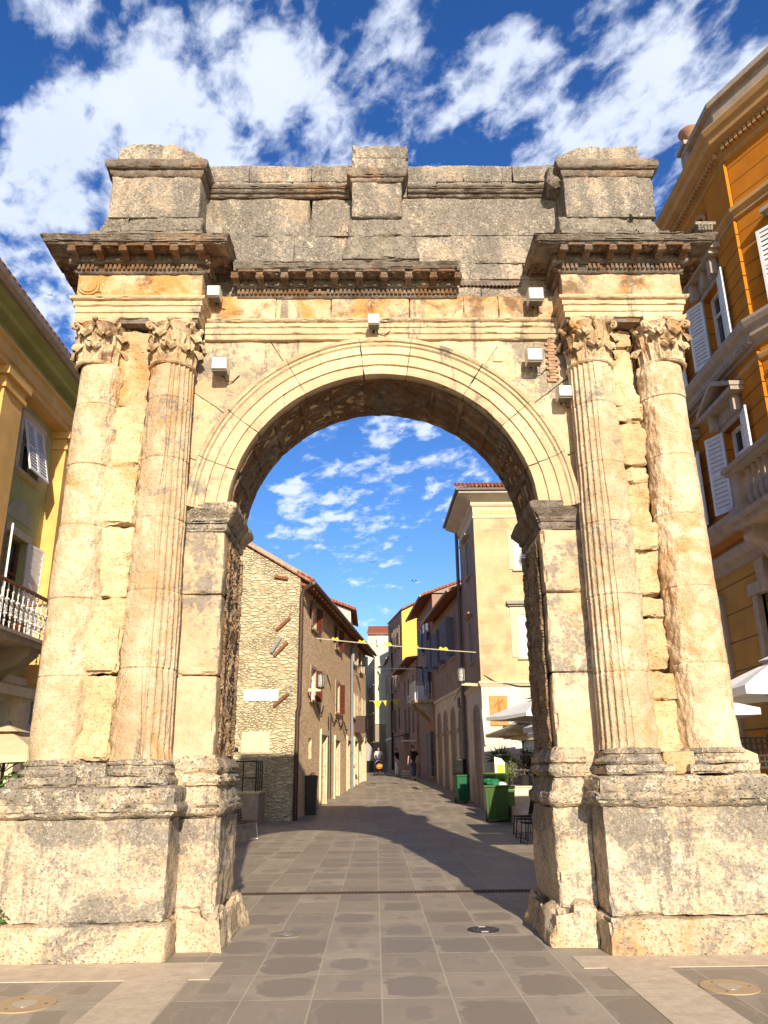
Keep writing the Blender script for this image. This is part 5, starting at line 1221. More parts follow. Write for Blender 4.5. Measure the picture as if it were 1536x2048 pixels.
# stone balcony of the ochre palace
TB = thing('stone_balcony', 'carved stone balcony with balustrade jutting from the ochre palace', 'balcony', (6.2, 3.2, 5.2))
bx(5.72, 6.5, 1.4, 4.22, 5.20, 5.30).build('floor_slab', M['stonetrim'], TB); bx(5.66, 6.5, 1.35, 4.28, 5.30, 5.38).build('floor_edge', M['stonetrim'], TB)
for yy in (1.6, 2.9, 4.0): mb = MB(); mb.slab([(6.5, yy-.12, 4.55), (6.5, yy-.12, 5.2), (5.85, yy-.12, 5.2), (5.82, yy-.12, 5.02), (6.05, yy-.12, 4.9), (6.2, yy-.12, 4.6)], (0, .24, 0)); mb.tube([(5.88, yy-.13, 5.06), (5.88, yy+.13, 5.06)], .08, 10); mb.tube([(6.3, yy-.13, 4.66), (6.3, yy+.13, 4.66)], .10, 10); mb.build('corbel', M['stonetrim'], TB)
for yy in (1.5, 3.98): mb = MB(); mb.box(5.78, 6.02, yy-.02, yy+.22, 5.38, 6.12); mb.box(5.80-.04, 6.06, yy-.05, yy+.25, 5.38, 5.48); mb.build('balustrade_pier', M['stonetrim'], TB)
mb = MB(); mb.box(5.72, 6.06, 1.4, 4.26, 6.12, 6.18); mb.box(5.68, 6.10, 1.36, 4.30, 6.18, 6.25); mb.box(5.9, 6.5, 4.0, 4.24, 6.12, 6.24); mb.build('coping', M['stonetrim'], TB)
bal = [(.03, 5.40), (.06, 5.42), (.05, 5.5), (.085, 5.62), (.075, 5.72), (.035, 5.86), (.04, 5.95), (.06, 6.05), (.06, 6.11)]
for i in range(11): MB().lathe(bal, 5.90, 1.88+i*.19, 12).build('baluster', M['stonetrim'], TB, smooth=True)
TP = thing('roof_finial', 'carved stone pot finial on the parapet corner of the ochre palace', 'finial', (6.5, 5.05, 14)); MB().lathe([(.06, 13.7), (.10, 13.72), (.07, 13.8), (.16, 13.95), (.22, 14.02), (.24, 14.06), (.12, 14.12), (.05, 14.18)], 6.5, 5.05, 20).build('pot', plain('finial_clay', (.40, .22, .12), bump=.5), TP, smooth=True)
MB.XF = None

# ------------------------------------------------------------------ things in the street
def umbrella(label, x, y, ze, zt, r, mat, group=None, sq=True, rz=0., z0=0., vent=True, pole=True):
    t = thing('parasol', label, 'parasol', (x, y, z0), group=group); n = 4 if sq else 8; A = [rz+(i+.5)*2*math.pi/n for i in range(n)]; k = r/math.cos(math.pi/n)
    mb = MB(); st = 6; ring = []
    for q in range(st+1):
        f = q/st; row = []
        for i in range(n+1):
            a_ = A[i % n]; row.append((x+k*f*math.cos(a_), y+k*f*math.sin(a_), zt-(zt-ze)*f**1.15))
        # insert midpoints with sag between the ribs
        rr = []
        for i in range(n): p, q2 = np.array(row[i]), np.array(row[i+1]); rr += [p, (p+q2)/2-(0, 0, .03*f)]
        rr.append(np.array(row[n])); ring.append(rr)
    mb.grid(np.array(ring)); mb.grid(np.array([ring[-1], [p-(0, 0, .10) for p in ring[-1]]]))
    c = mb.build('canopy', mat, t, merge=.0005); so_ = c.modifiers.new('thickness', 'SOLIDIFY'); so_.thickness = .006
    if vent:
        vb = MB(); k2 = k*.30
        for i in range(n): vb._add([(x, y, zt+.09), (x+k2*math.cos(A[i]), y+k2*math.sin(A[i]), zt-.02), (x+k2*math.cos(A[(i+1) % n]), y+k2*math.sin(A[(i+1) % n]), zt-.02)], [(0, 1, 2)])
        vb.build('vent_cap', mat, c)
    for i in range(n): MB().tube([(x, y, zt-.05), (x+k*math.cos(A[i])*.98, y+k*math.sin(A[i])*.98, ze-.01)], .012, 4).build('rib', M['dark'], t)
    for i in range(n): MB().tube([(x, y, zt-.65), (x+k*.5*math.cos(A[i]), y+k*.5*math.sin(A[i]), zt-(zt-ze)*.45-.03)], .010, 4).build('strut', M['dark'], t)
    if pole: MB().tube([(x, y, z0), (x, y, zt+.12)], .024, 10).build('pole', M['dark'], t, smooth=True); MB().ball((x, y, zt+.13), .03, 6).build('finial', M['dark'], t)
    bx(x-.3, x+.3, y-.3, y+.3, z0, z0+.06).build('base', M['gutter'], t)
    return t
def chair(label, x, y, rz, mat, fmat, group, woven=True):
    t = thing('cafe_chair', label, 'chair', (0, 0, 0), group=group)
    mb = MB(); mb.grid(np.array([[(-.22+.44*i/8, -.22+.44*j/8, .45-.015*math.sin(math.pi*i/8)*math.sin(math.pi*j/8)) for j in range(9)] for i in range(9)])); s_ = mb.build('seat', mat, t, smooth=True); s_.modifiers.new('t', 'SOLIDIFY').thickness = .03
    mb = MB(); mb.grid(np.array([[(-.21+.42*i/10, .20+.10*j/12-.07*math.sin(math.pi*i/10)*-1+.0, .46+.44*j/12-.05*((i-5)/5)**2*(j/12)) for j in range(13)] for i in range(11)])); b_ = mb.build('backrest', mat, t, smooth=True); b_.modifiers.new('t', 'SOLIDIFY').thickness = .025
    for sx in (-1, 1):
        for sy in (-1, 1):
            MB().tube([(sx*.20, sy*.19, .45), (sx*.23, sy*.24, .0)], .013, 6).build('leg', fmat, t)
    MB().tube([(-.22, -.22, .03), (.22, -.22, .03)], .010, 5).build('stretcher', fmat, t)
    t.location = (x, y, gz(y)); t.rotation_euler = (0, 0, rz); return t
def wicker(name, ca, cb, sc=26):
    m, g, b = newmat(name, .8); P = g.n('ShaderNodeTexCoord').outputs['Object']; sx, sy, sz = g.sep(P)
    wv = g.m('MULTIPLY', g.m('SINE', g.m('MULTIPLY', g.m('ADD', sx, sz), sc*5.)), g.m('SINE', g.m('MULTIPLY', g.m('SUBTRACT', sx, g.m('ADD', sz, sy)), sc*5.)))
    g.put(b.inputs['Base Color'], g.mix(g.rng(wv, -.2, .2), ca, cb)); return m
M['wicker'] = wicker('wicker_weave', (.030, .013, .009), (.30, .17, .11), 9); M['wickd'] = wicker('wicker_dark', (.006, .005, .005), (.03, .025, .022))
G1 = 'woven cafe chairs behind the left pier'; G2 = 'black cafe chairs beside the right steps'
c0 = chair('brown woven cafe chair nearest the left pier foot', -3.36, 11.6, R(75), M['wicker'], M['steel'], G1)
copy_tree(c0, (-3.24, 12.3, 0), R(70), 'brown woven cafe chair, the farther one by the left terrace')
c1 = chair('black cafe chair farthest from the right pier, facing the steps', 3.62, 13.0, R(-75), M['wickd'], M['dark'], G2)
copy_tree(c1, (3.50, 11.9, 0), R(-70), 'middle black cafe chair in the shade behind the right pier')
copy_tree(c1, (3.36, 10.6, 0), R(-80), 'black cafe chair nearest the right pier foot')
# left terrace
T = thing('terrace_wall', 'low pale stone terrace wall beside the stone gable', 'wall', (-4, 17.6, 0)); bx(-7.2, -3.62, 17.1, 18.6, 0, .92).build('parapet', M['stonetrim'], T); bx(-7.2, -3.58, 17.05, 18.65, .921, .97).build('coping', M['creamtrim'], T)
def railing(label, pts, z0, h, mat, n=5, mids=(.5,)):
    t = thing('metal_railing', label, 'railing', (pts[0][0], pts[0][1], z0))
    for a_, b_ in zip(pts[:-1], pts[1:]):
        a_, b_ = np.array(a_), np.array(b_); L_ = np.linalg.norm(b_-a_); k = max(1, int(L_/n))
        MB().tube([(*a_, z0+h), (*b_, z0+h)], .022, 6).build('handrail', mat, t)
        for mz in mids: MB().tube([(*a_, z0+h*mz), (*b_, z0+h*mz)], .014, 6).build('mid_rail', mat, t)
        for i in range(k+1): p = a_+(b_-a_)*i/k; MB().tube([(*p, z0), (*p, z0+h)], .018, 6).build('post', mat, t)
    return t
railing('dark railing with panels on the left terrace wall', [(-6.5, 17.2), (-3.72, 17.2), (-3.72, 18.5)], .97, .88, M['dark'], .38, (.45, ))
umbrella('dark shaded parasol tip in front of the stone gable', -5.55, 14.6, 2.20, 2.75, 1.45, M['shutter_g'])
# left front cafe by the green palace
umbrella('beige parasol beside the left outer column', -6.15, 5.6, 1.86, 2.25, .9, M['canvas_b'], z0=0)
T = thing('planter', 'black planter pot with a small dark plant beside the left column', 'planter', (-5.6, 5.2, 1)); bx(-6.9, -5.45, 5.0, 5.35, 0, .95).build('stand', M['dark'], T); MB().lathe([(0, .95), (.10, .95), (.14, 1.25), (0, 1.25)], -5.72, 5.1, 14).build('pot', M['dark'], T, smooth=True)
lf = MB()
def leaves(lf, c, rad, n, size, seed, sc=(1, 1, 1)):
    rr = random.Random(seed)
    for i in range(n):
        while True:
            v = Vector((rr.uniform(-1, 1), rr.uniform(-1, 1), rr.uniform(-1, 1)))
            if v.length < 1 and v.length > .25: break
        p = Vector((c[0]+v.x*rad*sc[0], c[1]+v.y*rad*sc[1], c[2]+v.z*rad*sc[2])); a_ = Vector((rr.uniform(-1, 1), rr.uniform(-1, 1), rr.uniform(-.4, 1))).normalized(); b_ = a_.orthogonal().normalized(); s_ = size*rr.uniform(.6, 1.3)
        lf._add([p-a_*s_, p+b_*s_*.4, p+a_*s_, p-b_*s_*.4], [(0, 1, 2, 3)])
def leafmat(name, c1, c2):
    m, g, b = newmat(name, .6); g.put(b.inputs['Base Color'], g.mix(g.rng(g.noise(g.pos(), 9, 3), .35, .65), c1, c2)); return m
M['leaf'] = leafmat('leaf_green', (.03, .07, .02), (.09, .16, .03)); M['leaf2'] = leafmat('leaf_yellow_green', (.12, .20, .03), (.30, .36, .06)); M['flower'] = leafmat('petals', (.75, .12, .08), (.85, .55, .15))
leaves(lf, (-5.72, 5.1, 1.42), .2, 120, .05, 3); lf.build('foliage', M['leaf'], T, merge=0)
# right front cafe by the ochre palace
umbrella('large white parasol before the ochre palace beside the right column', 4.98, 2.05, 2.50, 2.86, .78, M['canvas_w'], sq=False, rz=.2)
umbrella('small low beige parasol beside the right column base', 4.05, 2.6, 1.72, 2.0, .50, M['canvas_b'])
T = thing('planter', 'white flower pot with red and yellow flowers right of the arch', 'planter', (4.1, 1.6, 1)); MB().lathe([(0, 1.38), (.07, 1.38), (.09, 1.64), (0, 1.64)], 4.13, 1.9, 14).build('pot', M['white'], T, smooth=True)
lf = MB(); leaves(lf, (4.07, 1.9, 1.74), .14, 90, .03, 4); lf.build('foliage', M['leaf'], T, merge=0); lf = MB(); leaves(lf, (4.11, 1.88, 1.78), .09, 22, .025, 5); lf.build('blossoms', M['flower'], T, merge=0)
bx(3.85, 5.4, 1.75, 2.1, 1.33, 1.38).build('shelf', M['dark'], T); bx(3.95, 4.0, 1.8, 2.0, 0, 1.33).build('stand', M['dark'], T); bx(4.9, 4.95, 1.8, 2.0, 0, 1.33).build('stand', M['dark'], T)
T = thing('wicker_screen', 'black woven screen panel near the right column base', 'screen', (4.6, 2.9, 0)); mb = MB()
for i in range(12): mb.box(4.25+i*.075, 4.275+i*.075, 2.9, 2.92, 1.55, 1.95)
for i in range(6): mb.box(4.22, 5.12, 2.885, 2.935, 1.55+i*.075, 1.575+i*.075)
mb.build('lattice', M['dark'], T); bx(4.2, 4.25, 2.88, 2.94, 0, 1.98).build('post', M['dark'], T); bx(5.1, 5.15, 2.88, 2.94, 0, 1.98).build('post', M['dark'], T)
# right terrace with steps
M['marble'] = plain('terrace_marble', (.66, .55, .45), .7, var=.1, scale=4)
T = thing('marble_terrace', 'pink white marble terrace with two shallow steps before the corner house', 'terrace', (5, 18, 0))
bx(4.18, 9, 18.3, 20.98, 0, .98).build('platform', M['marble'], T); bx(4.14, 9, 18.26, 20.98, .981, 1.03).build('coping', M['creamtrim'], T)
bx(4.0, 9, 15.6, 18.3, -.02, .46).build('landing', M['marble'], T); bx(3.86, 9, 14.9, 15.6, -.02, .31).build('step', M['marble'], T); bx(3.66, 9, 14.0, 14.9, -.02, .16).build('step', M['marble'], T); bx(3.70, 4.18, 18.2, 20.9, 0, .62).build('side_block', M['stonetrim'], T)
railing('shiny steel railing on the marble terrace', [(3.95, 20.8), (3.95, 18.45), (4.25, 18.4), (8.2, 18.4)], 1.03, .95, M['steel'], .62, (.5,))
umbrella('large white parasol over the marble terrace before the orange board', 5.05, 17.2, 3.12, 3.66, 1.25, M['canvas_w'], sq=True, rz=.35)
umbrella('beige parasol under the white one on the terrace', 4.75, 18.9, 2.66, 3.0, .95, M['canvas_b'], rz=.2)
umbrella('second beige parasol partly behind the right pier', 5.5, 17.6, 2.52, 2.86, .95, M['canvas_b'], rz=.5)
def bush(label, x, y, z, pot, rad, mat, n=260, size=.06, sc=(1, 1, 1.1), spiky=False):
    t = thing('potted_plant', label, 'plant', (x, y, z)); MB().lathe([(0, z), (.16, z), (.22, z+pot), (.19, z+pot), (0, z+pot-.03)], x, y, 16).build('pot', M['dark'], t, smooth=True)
    MB().tube([(x, y, z+pot-.05), (x+.02, y, z+pot+rad)], .02, 6).build('stem', M['wood'], t); lf = MB()
    if spiky:
        rr = random.Random(9)
        for i in range(90):
            a_ = rr.uniform(0, 6.28); e_ = rr.uniform(.05, 1.3); L_ = rad*rr.uniform(.8, 1.2); o = Vector((x, y, z+pot+rad*.4)); v = Vector((math.cos(a_)*math.cos(e_), math.sin(a_)*math.cos(e_), math.sin(e_))); w_ = v.orthogonal().normalized()*.025
            lf._add([o-w_, o+w_, o+v*L_*.6+w_-Vector((0, 0, .0)), o+v*L_-Vector((0, 0, .12*L_)), o+v*L_*.6-w_], [(0, 1, 2, 3, 4)])
    else: leaves(lf, (x, y, z+pot+rad*.8), rad, n, size, int(x*10), sc)
    lf.build('foliage', mat, t, merge=0); return t
bush('dark spiky palm like plant behind the steel railing', 4.15, 19.9, 1.03, .5, .62, M['leaf'], spiky=True)
bush('yellow green leafy shrub at the left end of the steel railing', 4.12, 18.9, 1.03, .25, .36, M['leaf2'], 300, .05, (1, 1, 1.5))
bush('dark bushy shrub behind the terrace railing', 5.0, 19.2, 1.03, .4, .42, M['leaf'], 300, .06)
bush('silvery branching shrub behind the terrace railing, beside the pier', 4.72, 18.8, 1.03, .3, .34, leafmat('leaf_silver', (.12, .12, .10), (.28, .27, .24)), 260, .035, (1.2, 1, 1.4))
T = thing('cafe_table', 'small dark round cafe table on the marble terrace', 'table', (4.9, 19.6, 1.03)); MB().lathe([(0, 1.74), (.35, 1.74), (.35, 1.77), (0, 1.77)], 4.9, 18.85, 20).build('table_top', M['dark'], T); MB().tube([(4.9, 18.85, 1.03), (4.9, 18.85, 1.74)], .03, 8).build('table_leg', M['dark'], T)
T = thing('sandwich_board', 'white and yellow advertising board at the corner of the terrace', 'sign', (3.85, 17.9, 0)); ym = plain('board_yellow', (.78, .80, .05), .6)
MB().slab([(3.66, 18.05, .95), (3.98, 18.05, .95), (3.98, 18.05, 1.75), (3.88, 18.05, 1.86), (3.66, 18.05, 1.92)], (0, .03, 0)).build('board', M['white'], T); bx(3.72, 3.96, 18.04, 18.048, 1.28, 1.68).build('yellow_panel', ym, T)
MB().tube([(3.70, 18.07, .62), (3.70, 18.07, .96)], .012, 5).build('leg', M['dark'], T); MB().tube([(3.95, 18.07, .62), (3.95, 18.07, .96)], .012, 5).build('leg', M['dark'], T)
T = thing('sign_pole', 'thin white pole fixed to the corner of the cream house', 'pole', (3.72, 20.9, 2)); MB().tube([(3.74, 20.9, 3.55), (3.80, 20.9, 2.35)], .035, 6).build('pole', M['white'], T)
# bins
def gmat(n, c): return plain(n, c, .45, var=.06)
M['bing'] = gmat('bin_green', (.045, .10, .02)); M['bing2'] = gmat('bin_dark_green', (.012, .10, .04)); M['binl'] = gmat('bin_light_green', (.10, .19, .04)); M['bag'] = gmat('bag_green', (.02, .16, .08)); M['bagw'] = gmat('bag_white', (.6, .6, .58)); 
def bin_(label, x, y, rz, w, dp, h, mat, lidmat, group, lid=60, wheels=True):
    t = thing('wheeled_bin', label, 'bin', (0, 0, 0), group=group)
    mb = MB(); b0 = .82; P_ = lambda k, z: [(-w/2*k, -dp/2*k, z), (w/2*k, -dp/2*k, z), (w/2*k, dp/2*k, z), (-w/2*k, dp/2*k, z), (-w/2*k, -dp/2*k, z)]
    mb.grid(np.array([P_(b0, .06), P_(.96, h*.86), P_(1.0, h*.87), P_(1.04, h*.88), P_(1.04, h*.93), P_(.96, h*.93), P_(.9, h*.7)])); mb.poly(P_(b0, .06)[:4]); mb.poly(P_(.9, h*.7)[:4])
    bo = mb.build('body', mat, t)
    for q in (-.3, 0, .3): bx(q*w-.015, q*w+.015, -dp*.5-.005, -dp*.44, .15, h*.8).build('rib', mat, bo)
    a_ = R(lid); n = 6; mb = MB(); pts = []
    for i in range(n+1):
        q = i/n*dp*1.05; hh = .06*math.sin(math.pi*i/n); yy = dp/2-q*math.cos(a_)-hh*math.sin(a_)*-1*0; zz_ = h*.93+q*math.sin(a_)+hh
        pts.append([(-w*.53, yy, zz_), (w*.53, yy, zz_)])
    mb.grid(np.array(pts)); l_ = mb.build('lid', lidmat, t, smooth=True); l_.modifiers.new('t', 'SOLIDIFY').thickness = .03
    MB().tube([(-w*.4, dp*.58, h*.9), (w*.4, dp*.58, h*.9)], .018, 6).build('handle', M['dark'], t)
    for sx in (-1, 1):
        MB().tube([(sx*w*.42-.03, dp*.38, .1), (sx*w*.42+.03, dp*.38, .1)], .1, 14).build('wheel', M['dark'], t, smooth=True)
    t.location = (x, y, gz(y)); t.rotation_euler = (0, 0, rz); return t
GB = 'green wheeled rubbish bins on the right of the street'
bin_('large olive green bin overflowing with rubbish by the marble terrace', 3.62, 17.7, R(-6), .74, .80, 1.14, M['bing'], M['binl'], GB, 25)
bin_('narrow light green bin tucked beside the large overflowing one', 4.02, 18.0, R(-4), .40, .5, 1.0, M['binl'], M['dark'], GB, 5)
bin_('dark green bin with its lid tipped open farther up the street', 3.22, 24.0, R(8), .50, .58, 1.1, M['bing2'], M['dark'], GB, 75)
def bag(label, x, y, z, r, mat, sd):
    mb = MB(); mb.ball((x, y, z), r, 9, (1.1, .9, .7)); o = mb.build('rubbish_bag', mat, rough=dict(amp=r*.35, scale=9, chip=0), smooth=True); tag(o, label, 'rubbish bag')
bag('dark green rubbish bag on top of the large bin', 3.55, 17.55, 1.12, .20, M['bag'], 1); bag('white rubbish bag on the rim of the large bin', 3.78, 17.45, 1.08, .13, M['bagw'], 2)
bag('bright green bag at the back of the large bin', 3.42, 17.8, 1.22, .16, M['bag'], 3)
T = thing('waste_bin', 'tall black tapered waste bin against the stone house wall', 'bin', (-2.42, 21.0, .15)); mb = MB()
z_ = gz(20.6); P_ = lambda k, z: [(-2.3-.2*k, 20.6-.2*k, z), (-2.3+.2*k, 20.6-.2*k, z), (-2.3+.2*k, 20.6+.2*k, z), (-2.3-.2*k, 20.6+.2*k, z), (-2.3-.2*k, 20.6-.2*k, z)]
mb.grid(np.array([P_(.8, z_), P_(1.0, z_+1.15), P_(1.05, z_+1.16), P_(1.05, z_+1.26), P_(.1, z_+1.30)])); mb.build('body', M['dark'], T); MB().tube([(-2.35, 20.6, z_+1.3), (-2.25, 20.6, z_+1.36), (-2.18, 20.6, z_+1.3)], .02, 6).build('handle', M['dark'], T)
# wall lanterns
def lantern(label, wall, arm_to, z, rr=.13):
    t = thing('wall_lantern', label, 'lamp', (*arm_to, z), group='wall lanterns over the street')
    x, y = arm_to; mb = MB(); v = np.array(arm_to)-np.array(wall); v = v/np.linalg.norm(v); w_ = np.array((-v[1], v[0]))
    c = (np.array(wall)+np.array(arm_to))/2; mb.obox((c[0], c[1], z-.16), (*(v*np.linalg.norm(np.array(arm_to)-wall)/2), 0), (*(w_*.04), 0), (0, 0, .05)); mb.build('bracket', M['creamtrim'], t)
    MB().lathe([(0, z-.11), (rr, z-.11), (rr, z-.06), (rr*.9, z-.05), (0, z-.05)], x, y, 18).build('base_ring', M['dark'], t)
    gm = bpy.data.materials.get('lantern_glass')
    if gm is None:
        gm, g_, b_ = newmat('lantern_glass', .15); b_.inputs['Base Color'].default_value = (.75, .73, .68, 1); b_.inputs['Transmission Weight'].default_value = .7
    MB().lathe([(rr*.95, z-.05), (rr, z+.36)], x, y, 20).build('glass', gm, t, smooth=True); MB().lathe([(.05, z-.05), (.05, z+.34), (0, z+.34)], x, y, 12).build('tube', M['white'], t)
    for q in range(4): MB().tube([(x+rr*math.cos(q*math.pi/2+.5), y+rr*math.sin(q*math.pi/2+.5), z-.06), (x+rr*math.cos(q*math.pi/2+.5), y+rr*math.sin(q*math.pi/2+.5), z+.38)], .012, 4).build('rod', M['dark'], t)
    MB().lathe([(0, z+.42), (rr*.7, z+.41), (rr*1.05, z+.38), (rr*1.05, z+.36), (0, z+.36)], x, y, 18).build('cap', M['gutter'], t)
lantern('wall lantern with glass cylinder on the stone house', (-2.46, 20.4), (-2.02, 20.4), 4.42)
lantern('wall lantern with glass cylinder on the cream corner house', (3.72, 21.2), (3.02, 20.8), 4.62)
# bunting
def bunting(label, a_, b_, sag, flags, mat, cmat, size=.34, droop=.10, hang=False):
    t = thing('bunting', label, 'bunting', tuple((np.array(a_)+np.array(b_))/2)); a_, b_ = np.array(a_, float), np.array(b_, float)
    pt = lambda q: a_*(1-q)+b_*q-np.array((0, 0, sag*4*q*(1-q)))
    MB().tube([pt(q) for q in np.linspace(0, 1, 24)], .016, 5).build('cord', cmat, t)
    rr = random.Random(len(label))
    for f in flags:
        p = pt(f); s_ = size*rr.uniform(.85, 1.1); d_ = (b_-a_)/np.linalg.norm(b_-a_)
        if hang: P_ = [p-d_*s_/2, p+d_*s_/2, p+np.array((0, 0, -s_))]; mb = MB(); mb.slab(P_, (0, .006, 0))
        else:
            out = np.array((.1*rr.uniform(-1, 1), .9, .10)); mb = MB(); n = 5
            mb.grid(np.array([[p+d_*(s_*(u-.5)*(1-v*.9))+out*s_*v+np.array((0, 0, .10*math.sin(v*3)+.03*math.sin(u*6+v*4))) for v in np.linspace(0, 1, n)] for u in np.linspace(0, 1, n)]))
        mb.build('pennant', mat, t)
    return t
bunting('line of yellow pennants blown flat across the street, nearest and lowest string', (-2.30, 21.6, 6.28), (3.66, 21.3, 5.66), .03, (.12, .29, .45, .62, .80), M['yellowflag'], M['creamtrim'])
bunting('line of dark shaded pennants farther up the street', (-1.15, 32, 6.55), (2.95, 33.3, 6.55), .10, (.10, .35, .6, .82, .96), M['dark'], M['gutter'], .5)
bunting('far line of small hanging yellow triangles near the bend', (-.5, 47.5, 6.05), (1.85, 48, 6.2), .05, (.25, .52, .80), M['yellowflag'], M['creamtrim'], .55, hang=True)
# drain, manhole, ground lamps
T = thing('drain_grate', 'long dark slotted drain channel crossing the paving behind the arch', 'drain', (0, 3.85, 0)); mb = MB(); mb.box(-2.4, 2.4, 3.74, 3.775, -.02, .008); mb.box(-2.4, 2.4, 3.925, 3.96, -.02, .008)
for i in range(96): x = -2.38+i*.05; mb.slab([(x, 3.775, .006), (x+.026, 3.775, .006), (x+.056, 3.925, .006), (x+.03, 3.925, .006)], (0, 0, -.02))
mb.build('grate', plain('grate_iron', (.10, .065, .045), .7), T, merge=0); bx(-2.4, 2.4, 3.775, 3.925, .0005, .0015).build('channel', plain('channel_black', (.01, .009, .008), .9), T)
def disc(mb, x, y, r0_, r1, z, n=40): mb.grid(np.array([[(x+r*math.cos(q), y+r*math.sin(q), zz_) for (r, zz_) in ((r0_, z), (r1, z), (r1, -.02))] for q in np.linspace(0, 2*math.pi, n)]))
def ground_lamp(label, x, y, ring, r=.21):
    t = thing('ground_lamp', label, 'ground lamp', (x, y, 0), group='round lamps set flush in the paving')
    mb = MB(); disc(mb, x, y, r*.42, r, .007); mb.build('rim', ring, t, merge=0); mb = MB(); disc(mb, x, y, 0.001, r*.42, .010); mb.build('lens', M['steel'], t, merge=0)
    for q in (0, 2.1, 4.2): mb = MB(); disc(mb, x+r*.7*math.cos(q), y+r*.7*math.sin(q), .001, .012, .010, 10); mb.build('screw', M['gutter'], t, merge=0)
M['brass'] = plain('lamp_rim_bronze', (.46, .33, .19), .5, .2, var=.1)
ground_lamp('round bronze rimmed lamp in the dark paving at the bottom left', -2.66, -1.29, M['brass'], .22); ground_lamp('round bronze rimmed lamp in the dark paving at the bottom right', 2.56, -1.10, M['brass'], .215)
ground_lamp('faint worn round lamp in the slabs near the left pier foot', -1.02, 1.10, plain('rim_worn', (.24, .20, .15), .6), .165)
T = thing('ground_lamp', 'black round lamp cover in the slabs near the right pier foot', 'ground lamp', (1.0, 1.22, 0), group='round lamps set flush in the paving')
mb = MB(); disc(mb, 1.0, 1.22, .001, .165, .007); mb.build('cover', M['dark'], T, merge=0)
mb = MB(); disc(mb, 1.0, 1.22, .05, .065, .0085); disc(mb, 1.0, 1.22, .10, .112, .0085); mb.build('ring', M['gutter'], T, merge=0)
for yy in (1.09, 1.35): bx(.965, 1.035, yy-.015, yy+.015, .0, .0095).build('clip', M['white'], T)
# birds
def bird(label, x, y, z, s_, a_):
    o = MB(); o.ball((x, y, z), s_*.12, 6, (.6, 2.0, .6)); 
    for sg in (-1, 1): o._add([(x, y-.1*s_, z), (x+sg*s_*.5, y+.05*s_, z+a_*s_), (x+sg*s_*.9, y+.3*s_, z+a_*s_*.5), (x+sg*s_*.4, y+.25*s_, z+a_*s_*.6), (x, y+.15*s_, z)], [(0, 1, 2, 3, 4)])
    tag(o.build('swift', M['dark'], merge=0), label, 'bird', 'swifts flying over the street')
bird('larger dark swift flying below the clouds in the arch opening', -.16, 22, 9.3, .11, .5)
bird('small dark swift gliding above the yellow gable', 2.3, 38, 12.2, .20, .9)
bird('tiny distant swift right of the larger one in the arch opening', 2.0, 40, 15.6, .12, .4)
bird('tiny swift against the sky at the far left of the arch', -8.6, 10, 13.5, .08, .6)

# ------------------------------------------------------------------ people
def skin_mesh(name, V, E_, RAD, mat, parent, sub=2, root=0):
    me = bpy.data.meshes.new(name); me.from_pydata(V, E_, []); o = bpy.data.objects.new(name, me); COL.objects.link(o)
    o.modifiers.new('skin', 'SKIN'); sk = me.skin_vertices[0].data
    for i, r_ in enumerate(RAD): sk[i].radius = r_ if isinstance(r_, tuple) else (r_, r_); sk[i].use_root = (i == root)
    o.modifiers.new('sub', 'SUBSURF').levels = sub
    bpy.context.view_layer.update(); m2 = bpy.data.meshes.new_from_object(o.evaluated_get(bpy.context.evaluated_depsgraph_get())); m2.name = name
    bpy.data.objects.remove(o); bpy.data.meshes.remove(me); m2.materials.clear(); m2.materials.append(mat)
    for p in m2.polygons: p.use_smooth = True
    o = bpy.data.objects.new(name, m2); COL.objects.link(o); o.parent = parent; return o
M['skin'] = plain('skin', (.52, .29, .19), .6, var=.05); M['hair'] = plain('hair_dark', (.03, .02, .015), .7)
